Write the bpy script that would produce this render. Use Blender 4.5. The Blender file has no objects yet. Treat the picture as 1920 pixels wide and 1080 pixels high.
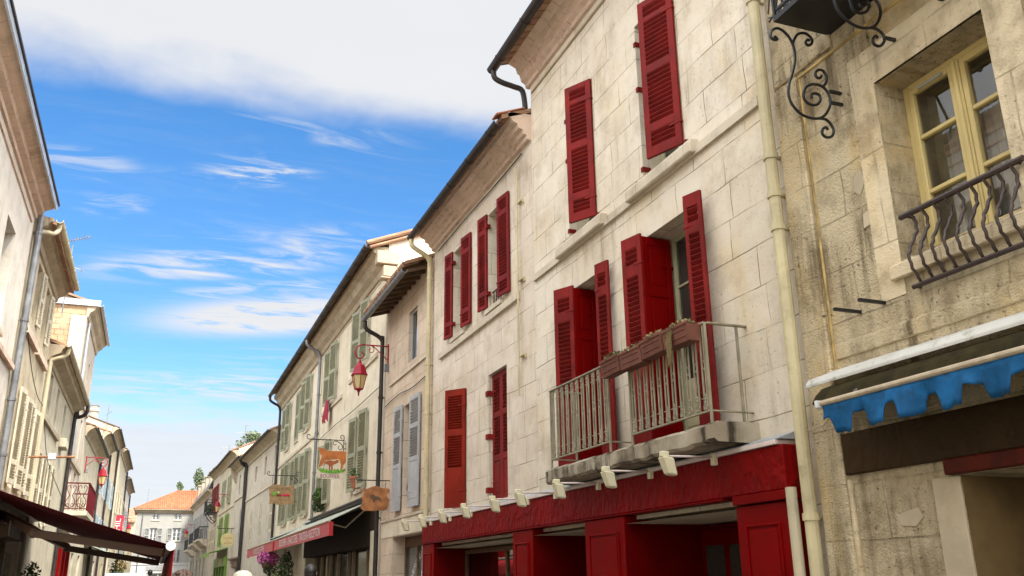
import bpy, bmesh, math, random
from math import radians as R_, sin, cos, pi
from mathutils import Vector, Matrix
random.seed(7)
SC = bpy.context.scene
COL = SC.collection

# ------------------------------------------------------------ camera
YAW, PITCH, ROLL, FPX = R_(21.344), R_(18.067), R_(-0.761), 1680.04
cd = bpy.data.cameras.new("camera"); cam = bpy.data.objects.new("camera", cd); COL.objects.link(cam)
cd.sensor_width = 36; cd.lens = FPX / 1920 * 36; cd.clip_start = .05; cd.clip_end = 6000
fw = Vector((sin(YAW) * cos(PITCH), cos(YAW) * cos(PITCH), sin(PITCH)))
rt = fw.cross(Vector((0, 0, 1))).normalized(); up = rt.cross(fw)
r2 = cos(ROLL) * rt + sin(ROLL) * up; u2 = -sin(ROLL) * rt + cos(ROLL) * up
m = Matrix((r2, u2, -fw)).transposed().to_4x4(); m.translation = Vector((0, 0, 1.5))
cam.matrix_world = m
SC.camera = cam

# ------------------------------------------------------------ world, sun, exposure
SUN_EL, SUN_AZ = R_(50), R_(160)         # azimuth clockwise from +Y
SC.view_settings.view_transform = 'Standard'; SC.view_settings.look = 'None'
SC.view_settings.exposure = 1.9; SC.view_settings.gamma = 1
W = bpy.data.worlds.new("World"); SC.world = W; W.use_nodes = True
N = W.node_tree.nodes; L = W.node_tree.links; N.clear()
def wn(t, **k):
    n = N.new(t)
    for a, b in k.items(): setattr(n, a, b)
    return n
def wmath(op, a, b=None, c=None, clamp=False):
    n = wn('ShaderNodeMath', operation=op, use_clamp=clamp)
    for i, x in enumerate((a, b, c)):
        if x is None: continue
        if isinstance(x, (int, float)): n.inputs[i].default_value = x
        else: L.new(x, n.inputs[i])
    return n.outputs[0]
def wstep(x, lo, hi):
    n = wn('ShaderNodeMapRange', interpolation_type='SMOOTHSTEP'); L.new(x, n.inputs[0])
    n.inputs[1].default_value = lo; n.inputs[2].default_value = hi
    return n.outputs[0]
sky = wn('ShaderNodeTexSky', sky_type='NISHITA', sun_disc=False, sun_elevation=SUN_EL, sun_rotation=SUN_AZ, air_density=1.0, dust_density=.6, ozone_density=3.0)
hs = wn('ShaderNodeHueSaturation'); hs.inputs['Saturation'].default_value = 1.28; hs.inputs['Value'].default_value = .66
L.new(sky.outputs[0], hs.inputs['Color'])
tc = wn('ShaderNodeTexCoord'); sp = wn('ShaderNodeSeparateXYZ'); L.new(tc.outputs['Generated'], sp.inputs[0])
zc = wmath('MAXIMUM', sp.outputs[2], .02)
qx = wmath('DIVIDE', sp.outputs[0], zc); qy = wmath('DIVIDE', sp.outputs[1], zc)
qv = wn('ShaderNodeCombineXYZ'); L.new(qx, qv.inputs[0]); L.new(qy, qv.inputs[1])
def wnoise(scale, detail, rough=.55, sx=1, sy=1, dist=0, rot=0):
    mp = wn('ShaderNodeMapping'); L.new(qv.outputs[0], mp.inputs[0]); mp.inputs['Scale'].default_value = (sx, sy, 1); mp.inputs['Rotation'].default_value = (0, 0, rot)
    n = wn('ShaderNodeTexNoise'); L.new(mp.outputs[0], n.inputs['Vector'])
    n.inputs['Scale'].default_value = scale; n.inputs['Detail'].default_value = detail; n.inputs['Roughness'].default_value = rough; n.inputs['Distortion'].default_value = dist
    return n.outputs[0]
nbig = wnoise(1.7, 5, .5, 1, 1.4); nfine = wnoise(6, 6, .6, 1, .55, .6, .35)
nsoft = wnoise(3.2, 5, .5)
# the big bank overhead and behind, ending in a soft edge
e1 = wmath('ADD', qy, wmath('MULTIPLY', wmath('SUBTRACT', nbig, .5), .42))
e1 = wmath('ADD', e1, wmath('MULTIPLY', wmath('SUBTRACT', nfine, .5), .10))
bank = wstep(e1, 1.90, 1.62)
# wisps: soft patches in the sky filled with streaky noise
def patch(cx, cy, rx, ry, rot, gain, lo, hi, nz=nfine):
    dx = wmath('SUBTRACT', qx, cx); dy = wmath('SUBTRACT', qy, cy)
    a = wmath('ADD', wmath('MULTIPLY', dx, cos(rot) / rx), wmath('MULTIPLY', dy, sin(rot) / rx))
    b = wmath('ADD', wmath('MULTIPLY', dx, -sin(rot) / ry), wmath('MULTIPLY', dy, cos(rot) / ry))
    r2_ = wmath('ADD', wmath('MULTIPLY', a, a), wmath('MULTIPLY', b, b))
    g = wmath('POWER', 2.718, wmath('MULTIPLY', r2_, -1.0))
    return wmath('MULTIPLY', wmath('MULTIPLY', wstep(g, .02, .75), wstep(nz, lo, hi)), gain, None, True)
fib = wnoise(3.6, 8, .62, .8, 2.4, .9, .5); fib2 = wnoise(5, 8, .62, .7, 1.7, 1.2, .35)
parts_ = [bank,
    patch(.155, 2.16, .12, .085, -.25, 1.0, .43, .66, fib2), patch(.28, 1.87, .2, .1, .3, .5, .45, .75, fib2),
    patch(-.26, 2.26, .14, .08, .2, .55, .42, .72, fib2), patch(-.19, 2.52, .08, .1, .8, .5, .42, .70, fib2), patch(.0, 2.28, .12, .06, 0, .3, .45, .7, fib2),
    patch(.08, 2.95, .40, .14, -.50, 1.0, .36, .68, fib), patch(.40, 2.62, .17, .12, -.8, .8, .36, .70, fib), patch(.1, 2.75, .3, .2, -.5, .35, .42, .75, fib),
    patch(.36, 3.50, .50, .25, -.60, 1.05, .27, .52, fib), patch(.26, 3.18, .36, .10, -.6, .7, .38, .66, fib), patch(.7, 3.0, .16, .16, -.6, .5, .42, .72, fib),
    patch(.30, 5.0, .8, .42, -.2, .8, .36, .66, fib), patch(.6, 4.4, .4, .5, -.2, .4, .40, .72, fib)]
low = wstep(wmath('ADD', qy, wmath('MULTIPLY', wmath('SUBTRACT', nsoft, .5), 2.6)), 4.3, 7.2)
parts_.append(wmath('MULTIPLY', low, .93))
cm = parts_[0]
for p_ in parts_[1:]: cm = wmath('MAXIMUM', cm, p_)
cm = wmath('MAXIMUM', cm, wmath('MULTIPLY', wstep(fib, .45, .8), .07)); up_ = wstep(sp.outputs[2], .0, .04); cm = wmath('MULTIPLY', cm, up_)
ccol = wn('ShaderNodeMix', data_type='RGBA'); L.new(nbig, ccol.inputs[0])
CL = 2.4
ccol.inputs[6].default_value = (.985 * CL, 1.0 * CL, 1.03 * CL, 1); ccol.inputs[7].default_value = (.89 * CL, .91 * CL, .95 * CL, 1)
# cloud boosted overhead and behind, out of view, added to light both facades
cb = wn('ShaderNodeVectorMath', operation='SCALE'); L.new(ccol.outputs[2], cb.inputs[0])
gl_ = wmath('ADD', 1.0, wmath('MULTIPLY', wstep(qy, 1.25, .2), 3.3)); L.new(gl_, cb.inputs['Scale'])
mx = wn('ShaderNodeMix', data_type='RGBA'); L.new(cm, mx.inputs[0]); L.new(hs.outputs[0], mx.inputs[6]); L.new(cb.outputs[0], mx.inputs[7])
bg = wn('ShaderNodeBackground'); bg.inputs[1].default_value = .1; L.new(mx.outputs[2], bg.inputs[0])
wo = wn('ShaderNodeOutputWorld'); L.new(bg.outputs[0], wo.inputs[0])
sl = bpy.data.lights.new("sun", 'SUN'); sl.energy = 2.0; sl.angle = R_(14); sl.color = (1, .95, .87)
so = bpy.data.objects.new("sun", sl); COL.objects.link(so)
sd = Vector((sin(SUN_AZ) * cos(SUN_EL), cos(SUN_AZ) * cos(SUN_EL), sin(SUN_EL)))
so.rotation_euler = (-sd).to_track_quat('-Z', 'Y').to_euler()
so.location = sd * 60

# ------------------------------------------------------------ materials
def newmat(name):
    mt = bpy.data.materials.new(name); mt.use_nodes = True
    return mt, mt.node_tree.nodes, mt.node_tree.links, mt.node_tree.nodes['Principled BSDF']
class NB:
    def __init__(s, mt): s.n = mt.node_tree.nodes; s.l = mt.node_tree.links
    def new(s, t, **k):
        n = s.n.new(t)
        for a, b in k.items(): setattr(n, a, b)
        return n
    def math(s, op, a, b=None, clamp=False):
        n = s.new('ShaderNodeMath', operation=op, use_clamp=clamp)
        for i, x in enumerate((a, b)):
            if x is None: continue
            if isinstance(x, (int, float)): n.inputs[i].default_value = x
            else: s.l.new(x, n.inputs[i])
        return n.outputs[0]
    def noise(s, vec, scale, detail=3, rough=.55, sc=(1, 1, 1), dist=0):
        mp = s.new('ShaderNodeMapping'); s.l.new(vec, mp.inputs[0]); mp.inputs['Scale'].default_value = sc
        n = s.new('ShaderNodeTexNoise'); s.l.new(mp.outputs[0], n.inputs['Vector'])
        n.inputs['Scale'].default_value = scale; n.inputs['Detail'].default_value = detail; n.inputs['Roughness'].default_value = rough; n.inputs['Distortion'].default_value = dist
        return n.outputs[0]
    def ramp(s, x, lo, hi, t0=0, t1=1):
        n = s.new('ShaderNodeMapRange', interpolation_type='SMOOTHSTEP'); s.l.new(x, n.inputs[0])
        for i, v in zip((1, 2, 3, 4), (lo, hi, t0, t1)): n.inputs[i].default_value = v
        return n.outputs[0]
    def mix(s, f, a, b, bt='MIX'):
        n = s.new('ShaderNodeMix', data_type='RGBA', blend_type=bt)
        if isinstance(f, (int, float)): n.inputs[0].default_value = f
        else: s.l.new(f, n.inputs[0])
        for i, x in ((6, a), (7, b)):
            if isinstance(x, tuple): n.inputs[i].default_value = (*x, 1) if len(x) == 3 else x
            else: s.l.new(x, n.inputs[i])
        return n.outputs[2]
    def bump(s, h, strength, dist, bsdf):
        b = s.new('ShaderNodeBump'); b.inputs['Strength'].default_value = strength; b.inputs['Distance'].default_value = dist
        s.l.new(h, b.inputs['Height']); s.l.new(b.outputs[0], bsdf.inputs['Normal'])
    def pos(s):
        return s.new('ShaderNodeNewGeometry').outputs['Position']
def stone(name, c1, c2, bw=.85, bh=.36, joint=.5, jw=.007, stain=.35, stainc=(.16, .13, .09), pits=.35, bump=.35, rough_bump=0, yellow=0, seed=0.0, slo=.48, pscale=24):
    mt, _, _, bs = newmat(name); b = NB(mt)
    P = b.pos(); sx = b.new('ShaderNodeSeparateXYZ'); b.l.new(P, sx.inputs[0])
    nrm = b.new('ShaderNodeSeparateXYZ'); b.l.new(b.new('ShaderNodeNewGeometry').outputs['True Normal'], nrm.inputs[0]); flat = b.math('GREATER_THAN', b.math('ABSOLUTE', nrm.outputs[2]), .7)
    u = b.math('ADD', b.math('ADD', b.math('MULTIPLY', sx.outputs[0], b.math('SUBTRACT', 1.0, flat)), sx.outputs[1]), seed)
    cv = b.new('ShaderNodeCombineXYZ'); b.l.new(u, cv.inputs[0]); b.l.new(b.math('ADD', sx.outputs[2], b.math('MULTIPLY', flat, sx.outputs[0])), cv.inputs[1]); v = cv.outputs[0]
    wob = b.noise(v, 1.3, 2); wob2 = b.noise(v, 1.1, 2, .5, (1, 1.2, 1))
    dv = b.new('ShaderNodeCombineXYZ'); b.l.new(b.math('MULTIPLY', b.math('SUBTRACT', wob, .5), .10), dv.inputs[0]); b.l.new(b.math('MULTIPLY', b.math('SUBTRACT', wob2, .5), .07), dv.inputs[1])
    av = b.new('ShaderNodeVectorMath', operation='ADD'); b.l.new(v, av.inputs[0]); b.l.new(dv.outputs[0], av.inputs[1])
    br = b.new('ShaderNodeTexBrick'); b.l.new(av.outputs[0], br.inputs['Vector'])
    br.offset = .43; br.squash = .78; br.squash_frequency = 3
    br.inputs['Scale'].default_value = 1; br.inputs['Brick Width'].default_value = bw; br.inputs['Row Height'].default_value = bh
    br.inputs['Mortar Size'].default_value = jw; br.inputs['Mortar Smooth'].default_value = .35
    br.inputs['Color1'].default_value = (0, 0, 0, 1); br.inputs['Color2'].default_value = (1, 1, 1, 1); br.inputs['Mortar'].default_value = (.5, .5, .5, 1)
    big = b.noise(v, .55, 4, .6); mid = b.noise(v, 2.6, 4, .6); fine = b.noise(v, 34, 3, .65); pit = b.noise(v, pscale, 4, .7)
    col = b.mix(b.ramp(b.math('ADD', b.math('MULTIPLY', big, .6), b.math('MULTIPLY', mid, .4)), .38, .62), c1, c2)
    tint = b.new('ShaderNodeSeparateColor'); b.l.new(br.outputs['Color'], tint.inputs[0])
    col = b.mix(b.math('MULTIPLY', tint.outputs[0], .22), col, tuple(x * .72 for x in c2))
    if yellow: col = b.mix(b.ramp(b.noise(v, .9, 4, .6, (1.6, .8, 1)), .50, .68, 0, yellow), col, (c1[0] * .9, c1[1] * .74, c1[2] * .42))
    streak = b.noise(v, 1.0, 5, .62, (5.5, .55, 1)); blot = b.noise(v, 1.1, 5, .62)
    st = b.math('MULTIPLY', b.ramp(streak, slo, slo + .26), b.ramp(blot, slo - .08, slo + .18)); grime = b.ramp(b.noise(v, 1.7, 6, .68), .47, .66)
    col = b.mix(b.math('MULTIPLY', st, stain, True), col, stainc)
    col = b.mix(b.math('MULTIPLY', grime, stain * .55, True), col, tuple(x * 1.6 for x in stainc)); pitm = b.math('MULTIPLY', b.ramp(pit, .58, .69), b.ramp(blot, .36, .60, .15, 1)); col = b.mix(b.math('MULTIPLY', pitm, pits), col, tuple(x * .5 for x in stainc))
    jm = b.math('MULTIPLY', br.outputs['Fac'], b.ramp(b.noise(v, 1.9, 3), .36, .62, .12, 1))
    col = b.mix(b.math('MULTIPLY', jm, joint), col, (.15, .115, .06))
    b.l.new(col, bs.inputs['Base Color']); bs.inputs['Roughness'].default_value = .92; bs.inputs['Specular IOR Level'].default_value = .2
    h = b.math('SUBTRACT', b.math('ADD', b.math('MULTIPLY', fine, .25 + rough_bump), b.math('MULTIPLY', mid, .5)), b.math('MULTIPLY', jm, .9 * min(1, joint * 2)))
    h = b.math('SUBTRACT', h, b.math('MULTIPLY', pitm, .35))
    if rough_bump: h = b.math('ADD', h, b.math('MULTIPLY', b.noise(v, 55, 3, .7), rough_bump * 2))
    b.bump(h, bump, .03, bs)
    return mt
def paint(name, c, rough=.5, var=.15, scale=3, bump=.05, bscale=40, dirt=0, dirtc=(.08, .06, .04), metal=0, spec=.4):
    mt, _, _, bs = newmat(name); b = NB(mt); P = b.pos()
    n1 = b.noise(P, scale, 4, .6); n2 = b.noise(P, bscale, 3, .6)
    col = b.mix(b.ramp(n1, .3, .7), tuple(x * (1 - var) for x in c), tuple(min(1, x * (1 + var)) for x in c))
    if dirt: col = b.mix(b.ramp(b.noise(P, 7, 5, .7), .52, .75, 0, dirt), col, dirtc)
    b.l.new(col, bs.inputs['Base Color']); bs.inputs['Metallic'].default_value = metal; bs.inputs['Specular IOR Level'].default_value = spec
    b.l.new(b.ramp(n1, .2, .8, rough * .85, min(1, rough * 1.15)), bs.inputs['Roughness'])
    if bump: b.bump(n2, bump, .01, bs)
    return mt
def hammered(name, c, rough, scale, strength):       # thick trowelled paint / plaster
    mt, _, _, bs = newmat(name); b = NB(mt); P = b.pos()
    vo = b.new('ShaderNodeTexVoronoi', feature='SMOOTH_F1'); mp = b.new('ShaderNodeMapping'); b.l.new(P, mp.inputs[0]); mp.inputs['Scale'].default_value = (1, 1.35, .75)
    dn = b.new('ShaderNodeTexNoise'); dn.inputs['Scale'].default_value = 6; b.l.new(P, dn.inputs['Vector'])
    ad = b.new('ShaderNodeVectorMath', operation='ADD'); b.l.new(mp.outputs[0], ad.inputs[0])
    scv = b.new('ShaderNodeVectorMath', operation='SCALE'); b.l.new(dn.outputs['Color'], scv.inputs[0]); scv.inputs['Scale'].default_value = .16; b.l.new(scv.outputs[0], ad.inputs[1])
    b.l.new(ad.outputs[0], vo.inputs['Vector']); vo.inputs['Scale'].default_value = scale
    n1 = b.noise(P, 2, 4)
    col = b.mix(b.ramp(n1, .3, .7), tuple(x * .85 for x in c), tuple(x * 1.12 for x in c))
    b.l.new(col, bs.inputs['Base Color']); bs.inputs['Roughness'].default_value = rough; bs.inputs['Specular IOR Level'].default_value = .09
    b.bump(b.math('ADD', vo.outputs['Distance'], b.math('MULTIPLY', b.noise(P, 30, 3), .25)), strength, .03, bs)
    return mt
def tiles(name, c1, c2, along, bumpk=.8):
    mt, _, _, bs = newmat(name); b = NB(mt); P = b.pos()
    sx = b.new('ShaderNodeSeparateXYZ'); b.l.new(P, sx.inputs[0])
    u = sx.outputs[along]; z = sx.outputs[2]
    wv = b.math('ABSOLUTE', b.math('SINE', b.math('MULTIPLY', u, pi / .2)))
    rowz = b.math('FRACT', b.math('MULTIPLY', z, 1 / .13))
    cell = b.new('ShaderNodeCombineXYZ'); b.l.new(b.math('FLOOR', b.math('MULTIPLY', u, 5)), cell.inputs[0]); b.l.new(b.math('FLOOR', b.math('MULTIPLY', z, 1 / .13)), cell.inputs[1])
    wn_ = b.new('ShaderNodeTexWhiteNoise'); b.l.new(cell.outputs[0], wn_.inputs[0])
    col = b.mix(wn_.outputs[0], c1, c2)
    col = b.mix(b.ramp(b.noise(P, 1.5, 5, .65), .5, .75, 0, .5), col, (.10, .07, .05))
    col = b.mix(b.math('MULTIPLY', b.ramp(wv, .35, .0), .75), col, (.06, .03, .02))
    col = b.mix(b.math('MULTIPLY', b.ramp(rowz, .14, .0), .5), col, (.06, .03, .02))
    b.l.new(col, bs.inputs['Base Color']); bs.inputs['Roughness'].default_value = .9
    b.bump(b.math('ADD', wv, b.math('MULTIPLY', rowz, .3)), bumpk, .06, bs)
    return mt
def leafmat(name, c1, c2):
    mt, _, _, bs = newmat(name); b = NB(mt); g = b.new('ShaderNodeNewGeometry')
    n = b.noise(g.outputs['Position'], 3, 3)
    col = b.mix(b.ramp(b.math('ADD', b.math('MULTIPLY', g.outputs['Random Per Island'], .6), b.math('MULTIPLY', n, .4)), .2, .8), c1, c2)
    b.l.new(col, bs.inputs['Base Color']); bs.inputs['Roughness'].default_value = .6
    return mt
def glassmat(name, c, rough=.03):
    mt, _, _, bs = newmat(name); b = NB(mt)
    n = b.noise(b.pos(), 1.2, 2)
    b.l.new(b.mix(n, tuple(x * .6 for x in c), tuple(x * 1.3 for x in c)), bs.inputs['Base Color'])
    bs.inputs['Roughness'].default_value = rough; bs.inputs['IOR'].default_value = 1.5; bs.inputs['Specular IOR Level'].default_value = .7
    return mt
def clearglass(name):
    mt, n, l, bs = newmat(name); n.remove(bs)
    tr = n.new('ShaderNodeBsdfTransparent'); tr.inputs[0].default_value = (.86, .87, .84, 1); gl = n.new('ShaderNodeBsdfGlossy'); gl.inputs['Roughness'].default_value = .015
    fr = n.new('ShaderNodeFresnel'); fr.inputs[0].default_value = 1.75
    mp = n.new('ShaderNodeMapRange'); mp.inputs[1].default_value = 0; mp.inputs[2].default_value = .6; mp.inputs[3].default_value = .10; mp.inputs[4].default_value = 1; l.new(fr.outputs[0], mp.inputs[0])
    mxs = n.new('ShaderNodeMixShader'); l.new(mp.outputs[0], mxs.inputs[0]); l.new(tr.outputs[0], mxs.inputs[1]); l.new(gl.outputs[0], mxs.inputs[2])
    l.new(mxs.outputs[0], n['Material Output'].inputs[0])
    return mt
M = {}
M['A'] = stone('white_limestone', (.73, .655, .53), (.65, .565, .435), .95, .415, .85, .007, .55, stainc=(.20, .15, .09), pits=.55, bump=.5, yellow=.30)
M['B'] = stone('pale_limestone', (.71, .63, .515), (.62, .53, .415), .72, .40, .75, .007, .5, stainc=(.20, .14, .09), pits=.5, bump=.45, seed=3.3, yellow=.15)
M['C'] = stone('pinkish_limestone', (.66, .54, .41), (.57, .45, .325), .8, .42, .75, .009, .5, pits=.45, bump=.3, seed=8.1)
M['D'] = stone('cream_render', (.72, .65, .49), (.65, .575, .425), 1.4, .9, .15, .006, .40, pits=.2, bump=.2, seed=1.7, yellow=.15)
M['E'] = stone('grey_cream_render', (.55, .50, .40), (.47, .42, .33), 1.1, .6, .18, .006, .45, pits=.2, bump=.2, seed=5.1)
M['G'] = stone('ivory_render', (.58, .52, .385), (.50, .445, .325), 1.2, .7, .12, .006, .6, pits=.1, bump=.15, seed=2.1)
M['I'] = stone('weathered_grey_stone', (.46, .42, .35), (.37, .335, .28), .8, .4, .3, .008, .6, pits=.3, bump=.3, seed=6.6)
M['R0'] = stone('rough_yellow_stone', (.78, .655, .43), (.61, .495, .31), .9, .44, .45, .009, .85, stainc=(.11, .075, .035), pits=.95, slo=.43, bump=1.0, rough_bump=.55, yellow=.55, seed=4.2)
M['R0s'] = stone('smooth_yellow_stone', (.74, .625, .42), (.60, .495, .325), 1.3, .8, .4, .009, .85, stainc=(.12, .085, .045), pits=.8, slo=.45, bump=.6, rough_bump=.2, yellow=.35, seed=9.2)
M['L1'] = stone('white_lime_render', (.70, .65, .56), (.62, .565, .48), 1.6, 1.0, .12, .006, .45, pits=.2, bump=.15, seed=11.)
M['L2'] = stone('old_cream_render', (.60, .52, .375), (.50, .42, .285), 1.2, .7, .2, .006, .8, pits=.4, bump=.25, yellow=.3, seed=12.)
M['L3'] = stone('pale_cream_render', (.62, .565, .43), (.54, .48, .355), 1.3, .8, .15, .006, .6, pits=.3, bump=.15, seed=13.)
M['T'] = stone('rose_white_render', (.56, .49, .395), (.47, .40, .32), .9, .5, .25, .006, .7, pits=.2, bump=.2, seed=14.)
M['rub'] = stone('rubble_stone', (.48, .36, .22), (.40, .25, .16), .34, .22, .7, .022, .45, pits=.5, bump=.8, seed=15., yellow=.4)
M['corn'] = stone('rosy_cornice_stone', (.74, .575, .45), (.62, .46, .345), 1.0, 5, .7, .01, .6, pits=.7, bump=.4, seed=16.)
M['corn2'] = stone('grey_cornice_stone', (.50, .42, .30), (.39, .32, .22), 1.2, 5, .5, .01, .6, pits=.6, bump=.5, seed=17.)
M['trim'] = stone('trim_limestone', (.62, .545, .42), (.53, .455, .34), 1.1, 5, .4, .008, .6, pits=.4, bump=.35, seed=18.)
M['slab'] = stone('stained_slab_stone', (.48, .42, .315), (.27, .22, .15), 2.6, 5, .2, .008, 1.6, stainc=(.05, .038, .025), pits=.5, bump=.5, seed=19., slo=.43)
M['ochre'] = paint('ochre_band', (.44, .31, .12), .95, .4, 5, .4, dirt=.7, dirtc=(.30, .22, .12), spec=.05)
M['white'] = paint('white_plaster', (.36, .35, .315), .85, .06, 1.2, .1)
M['red'] = paint('red_shutter_paint', (.170, .012, .010), .6, .26, 2.5, .1, dirt=.35, dirtc=(.075, .025, .018), spec=.12)
M['red_lit'] = paint('lit_red_shutter_paint', (.185, .014, .006), .55, .22, 2.0, .1, dirt=.2, dirtc=(.08, .025, .015), spec=.12)  # lit copy of the red shutter paint, brightness put into the colour
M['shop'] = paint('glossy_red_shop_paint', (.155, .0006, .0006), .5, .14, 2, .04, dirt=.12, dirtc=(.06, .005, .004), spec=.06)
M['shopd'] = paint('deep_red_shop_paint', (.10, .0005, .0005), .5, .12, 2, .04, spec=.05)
M['shoph'] = hammered('trowelled_red_plaster', (.165, .0008, .0008), .55, 11, .9)
M['brownh'] = hammered('trowelled_brown_plaster', (.042, .024, .009), .6, 9, 1.0)
M['green'] = paint('sage_shutter_paint', (.29, .295, .195), .6, .15, 3, .05, dirt=.3)
M['grey'] = paint('grey_shutter_paint', (.36, .365, .36), .55, .12, 3, .05, dirt=.25)
M['cream'] = paint('cream_shutter_paint', (.58, .52, .38), .6, .12, 3, .05, dirt=.25)
M['bluesh'] = paint('pale_blue_shutter_paint', (.40, .49, .54), .6, .1, 3, .05)
M['brown'] = paint('brown_wood', (.12, .07, .035), .65, .3, 6, .15)
M['lintel'] = paint('red_brown_wood', (.07, .010, .004), .6, .3, 6, .15, spec=.15)
M['greywood'] = paint('weathered_grey_wood', (.33, .30, .25), .8, .3, 5, .2)
M['frame_y'] = paint('straw_yellow_window_paint', (.60, .475, .20), .45, .08, 3, .04)
M['frame_o'] = paint('olive_cream_window_paint', (.36, .34, .21), .5, .12, 3, .04)
M['frame_w'] = paint('white_window_paint', (.6, .6, .57), .5, .08, 3, .04)
M['frame_g'] = paint('grey_window_paint', (.33, .33, .32), .5, .08, 3, .04)
M['zinc_d'] = paint('dark_zinc', (.035, .028, .025), .5, .3, 5, .05, metal=.3)
M['zinc'] = paint('grey_zinc', (.20, .205, .21), .45, .25, 4, .05, metal=.5)
M['zinc_l'] = paint('light_zinc', (.42, .46, .50), .4, .15, 4, .05, metal=.5)
M['pipe'] = paint('straw_drainpipe_paint', (.50, .43, .25), .55, .16, 2.0, .05, dirt=.35, dirtc=(.16, .12, .05))
M['pipew'] = paint('cream_pipe_paint', (.46, .395, .26), .5, .1, 2.0, .05, dirt=.2)
M['iron'] = paint('black_wrought_iron', (.010, .010, .011), .42, .3, 8, .1)
M['ironb'] = paint('brown_wrought_iron', (.045, .028, .022), .45, .3, 8, .1)
M['railing'] = paint('peeling_beige_railing_paint', (.25, .22, .145), .5, .2, 6, .1, dirt=.5, dirtc=(.12, .07, .035))
M['ivory'] = paint('ivory_lamp_plastic', (.66, .60, .40), .45, .05, 3, .0)
M['strip'] = paint('pinkish_white_strip', (.60, .50, .44), .5, .08, 3, .02)
M['rust'] = paint('rusty_steel', (.27, .13, .06), .8, .35, 9, .2)
M['terra'] = paint('terracotta', (.15, .052, .032), .8, .2, 7, .15, dirt=.3)
M['terra2'] = paint('orange_terracotta', (.36, .12, .06), .8, .2, 7, .15)
M['moss'] = leafmat('dry_moss', (.12, .095, .035), (.30, .22, .09))
M['mossg'] = leafmat('green_moss', (.05, .07, .015), (.12, .13, .03))
M['leaf'] = leafmat('green_leaves', (.035, .075, .012), (.11, .19, .035))
M['leaf_d'] = leafmat('dark_leaves', (.015, .035, .008), (.05, .085, .02))
M['leaf_p'] = leafmat('poplar_leaves', (.05, .08, .03), (.13, .17, .06))
M['pink'] = leafmat('magenta_petals', (.32, .03, .17), (.55, .10, .33))
M['tile'] = tiles('clay_roof_tiles', (.36, .085, .03), (.46, .14, .055), 0)
M['tileold'] = tiles('old_clay_roof_tiles', (.26, .13, .075), (.38, .24, .14), 1)
M['slate'] = tiles('slate_roof', (.12, .125, .13), (.18, .18, .18), 1)
M['glass'] = glassmat('dark_window_glass', (.035, .037, .03))
M['glass_d'] = glassmat('shaded_shop_glass', (.008, .008, .007), .12); M['glass_d'].node_tree.nodes['Principled BSDF'].inputs['Specular IOR Level'].default_value = .2  # near-black base stands for the unlit shop under the awning
M['shopcream_shaded'] = paint('shaded_cream_shop_paint', (.30, .25, .15), .6, .15, 3, .05, dirt=.3)  # cream with the awning's shade put into the colour, plus dirt
M['awning_shade'] = paint('awning_shade_brown', (.030, .020, .012), .7, .3, 6, .1, spec=.1)
M['glass_b'] = glassmat('sky_window_glass', (.10, .115, .12))
M['clear'] = clearglass('clear_window_glass')
M['curtain'] = paint('white_curtain', (.66, .65, .58), .9, .12, 5, .1)
M['room_backing'] = paint('olive_room_backing', (.34, .30, .13), .9, .15, 2, .0)
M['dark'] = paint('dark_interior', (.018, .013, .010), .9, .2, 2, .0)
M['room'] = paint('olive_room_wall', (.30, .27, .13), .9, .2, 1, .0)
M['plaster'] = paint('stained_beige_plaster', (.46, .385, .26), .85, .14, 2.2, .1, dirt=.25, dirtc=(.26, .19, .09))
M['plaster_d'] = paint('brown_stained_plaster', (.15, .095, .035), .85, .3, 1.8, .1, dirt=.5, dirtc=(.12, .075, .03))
M['blue'] = paint('faded_blue_canvas', (.012, .10, .245), .8, .35, 5, .15, dirt=.8, dirtc=(.02, .035, .05), spec=.15)
M['olive'] = paint('mouldy_olive_canvas', (.028, .022, .008), .9, .4, 6, .3, spec=.1)
M['beige'] = paint('beige_piping', (.42, .34, .23), .7, .15, 9, .2)
M['casemetal'] = paint('mossy_white_metal', (.50, .49, .44), .6, .12, 2, .05, dirt=.8, dirtc=(.17, .17, .08), spec=.15)
M['burg'] = paint('burgundy_canvas', (.075, .002, .005), .8, .12, 4, .1)
_n = M['burg'].node_tree; _t = _n.nodes.new('ShaderNodeBsdfTranslucent'); _t.inputs[0].default_value = (.09, .001, .004, 1); _m = _n.nodes.new('ShaderNodeMixShader'); _m.inputs[0].default_value = .45
_n.links.new(_n.nodes['Principled BSDF'].outputs[0], _m.inputs[1]); _n.links.new(_t.outputs[0], _m.inputs[2]); _n.links.new(_m.outputs[0], _n.nodes['Material Output'].inputs[0])
M['arm'] = paint('brown_awning_arm', (.20, .125, .085), .5, .1, 3, .02)
M['rosec'] = paint('rose_red_canvas', (.46, .10, .10), .75, .08, 4, .08)
M['rosed'] = paint('red_canvas_edge', (.42, .02, .025), .75, .1, 4, .08)
M['greyc'] = paint('pale_grey_green_canvas', (.36, .38, .30), .8, .12, 3, .1)
M['letter'] = paint('white_lettering', (.72, .68, .64), .6, .03, 3, 0)
M['letterp'] = paint('plum_lettering', (.23, .05, .13), .6, .1, 3, 0)
M['lampred'] = paint('raspberry_lamp_paint', (.27, .008, .020), .4, .08, 3, .02, spec=.25)
M['darkred'] = paint('oxblood_iron_paint', (.10, .004, .010), .5, .15, 3, .02, spec=.15)
M['lampglass'] = paint('straw_lamp_glass', (.52, .42, .19), .25, .1, 3, 0)
M['woodsign'] = paint('varnished_wood_sign', (.34, .135, .045), .45, .35, 6, .08)
M['woodsign2'] = paint('tan_wood_sign', (.30, .19, .085), .6, .3, 7, .08)
M['signcream'] = paint('pale_sign_board', (.60, .54, .40), .6, .08, 4, .03)
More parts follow.
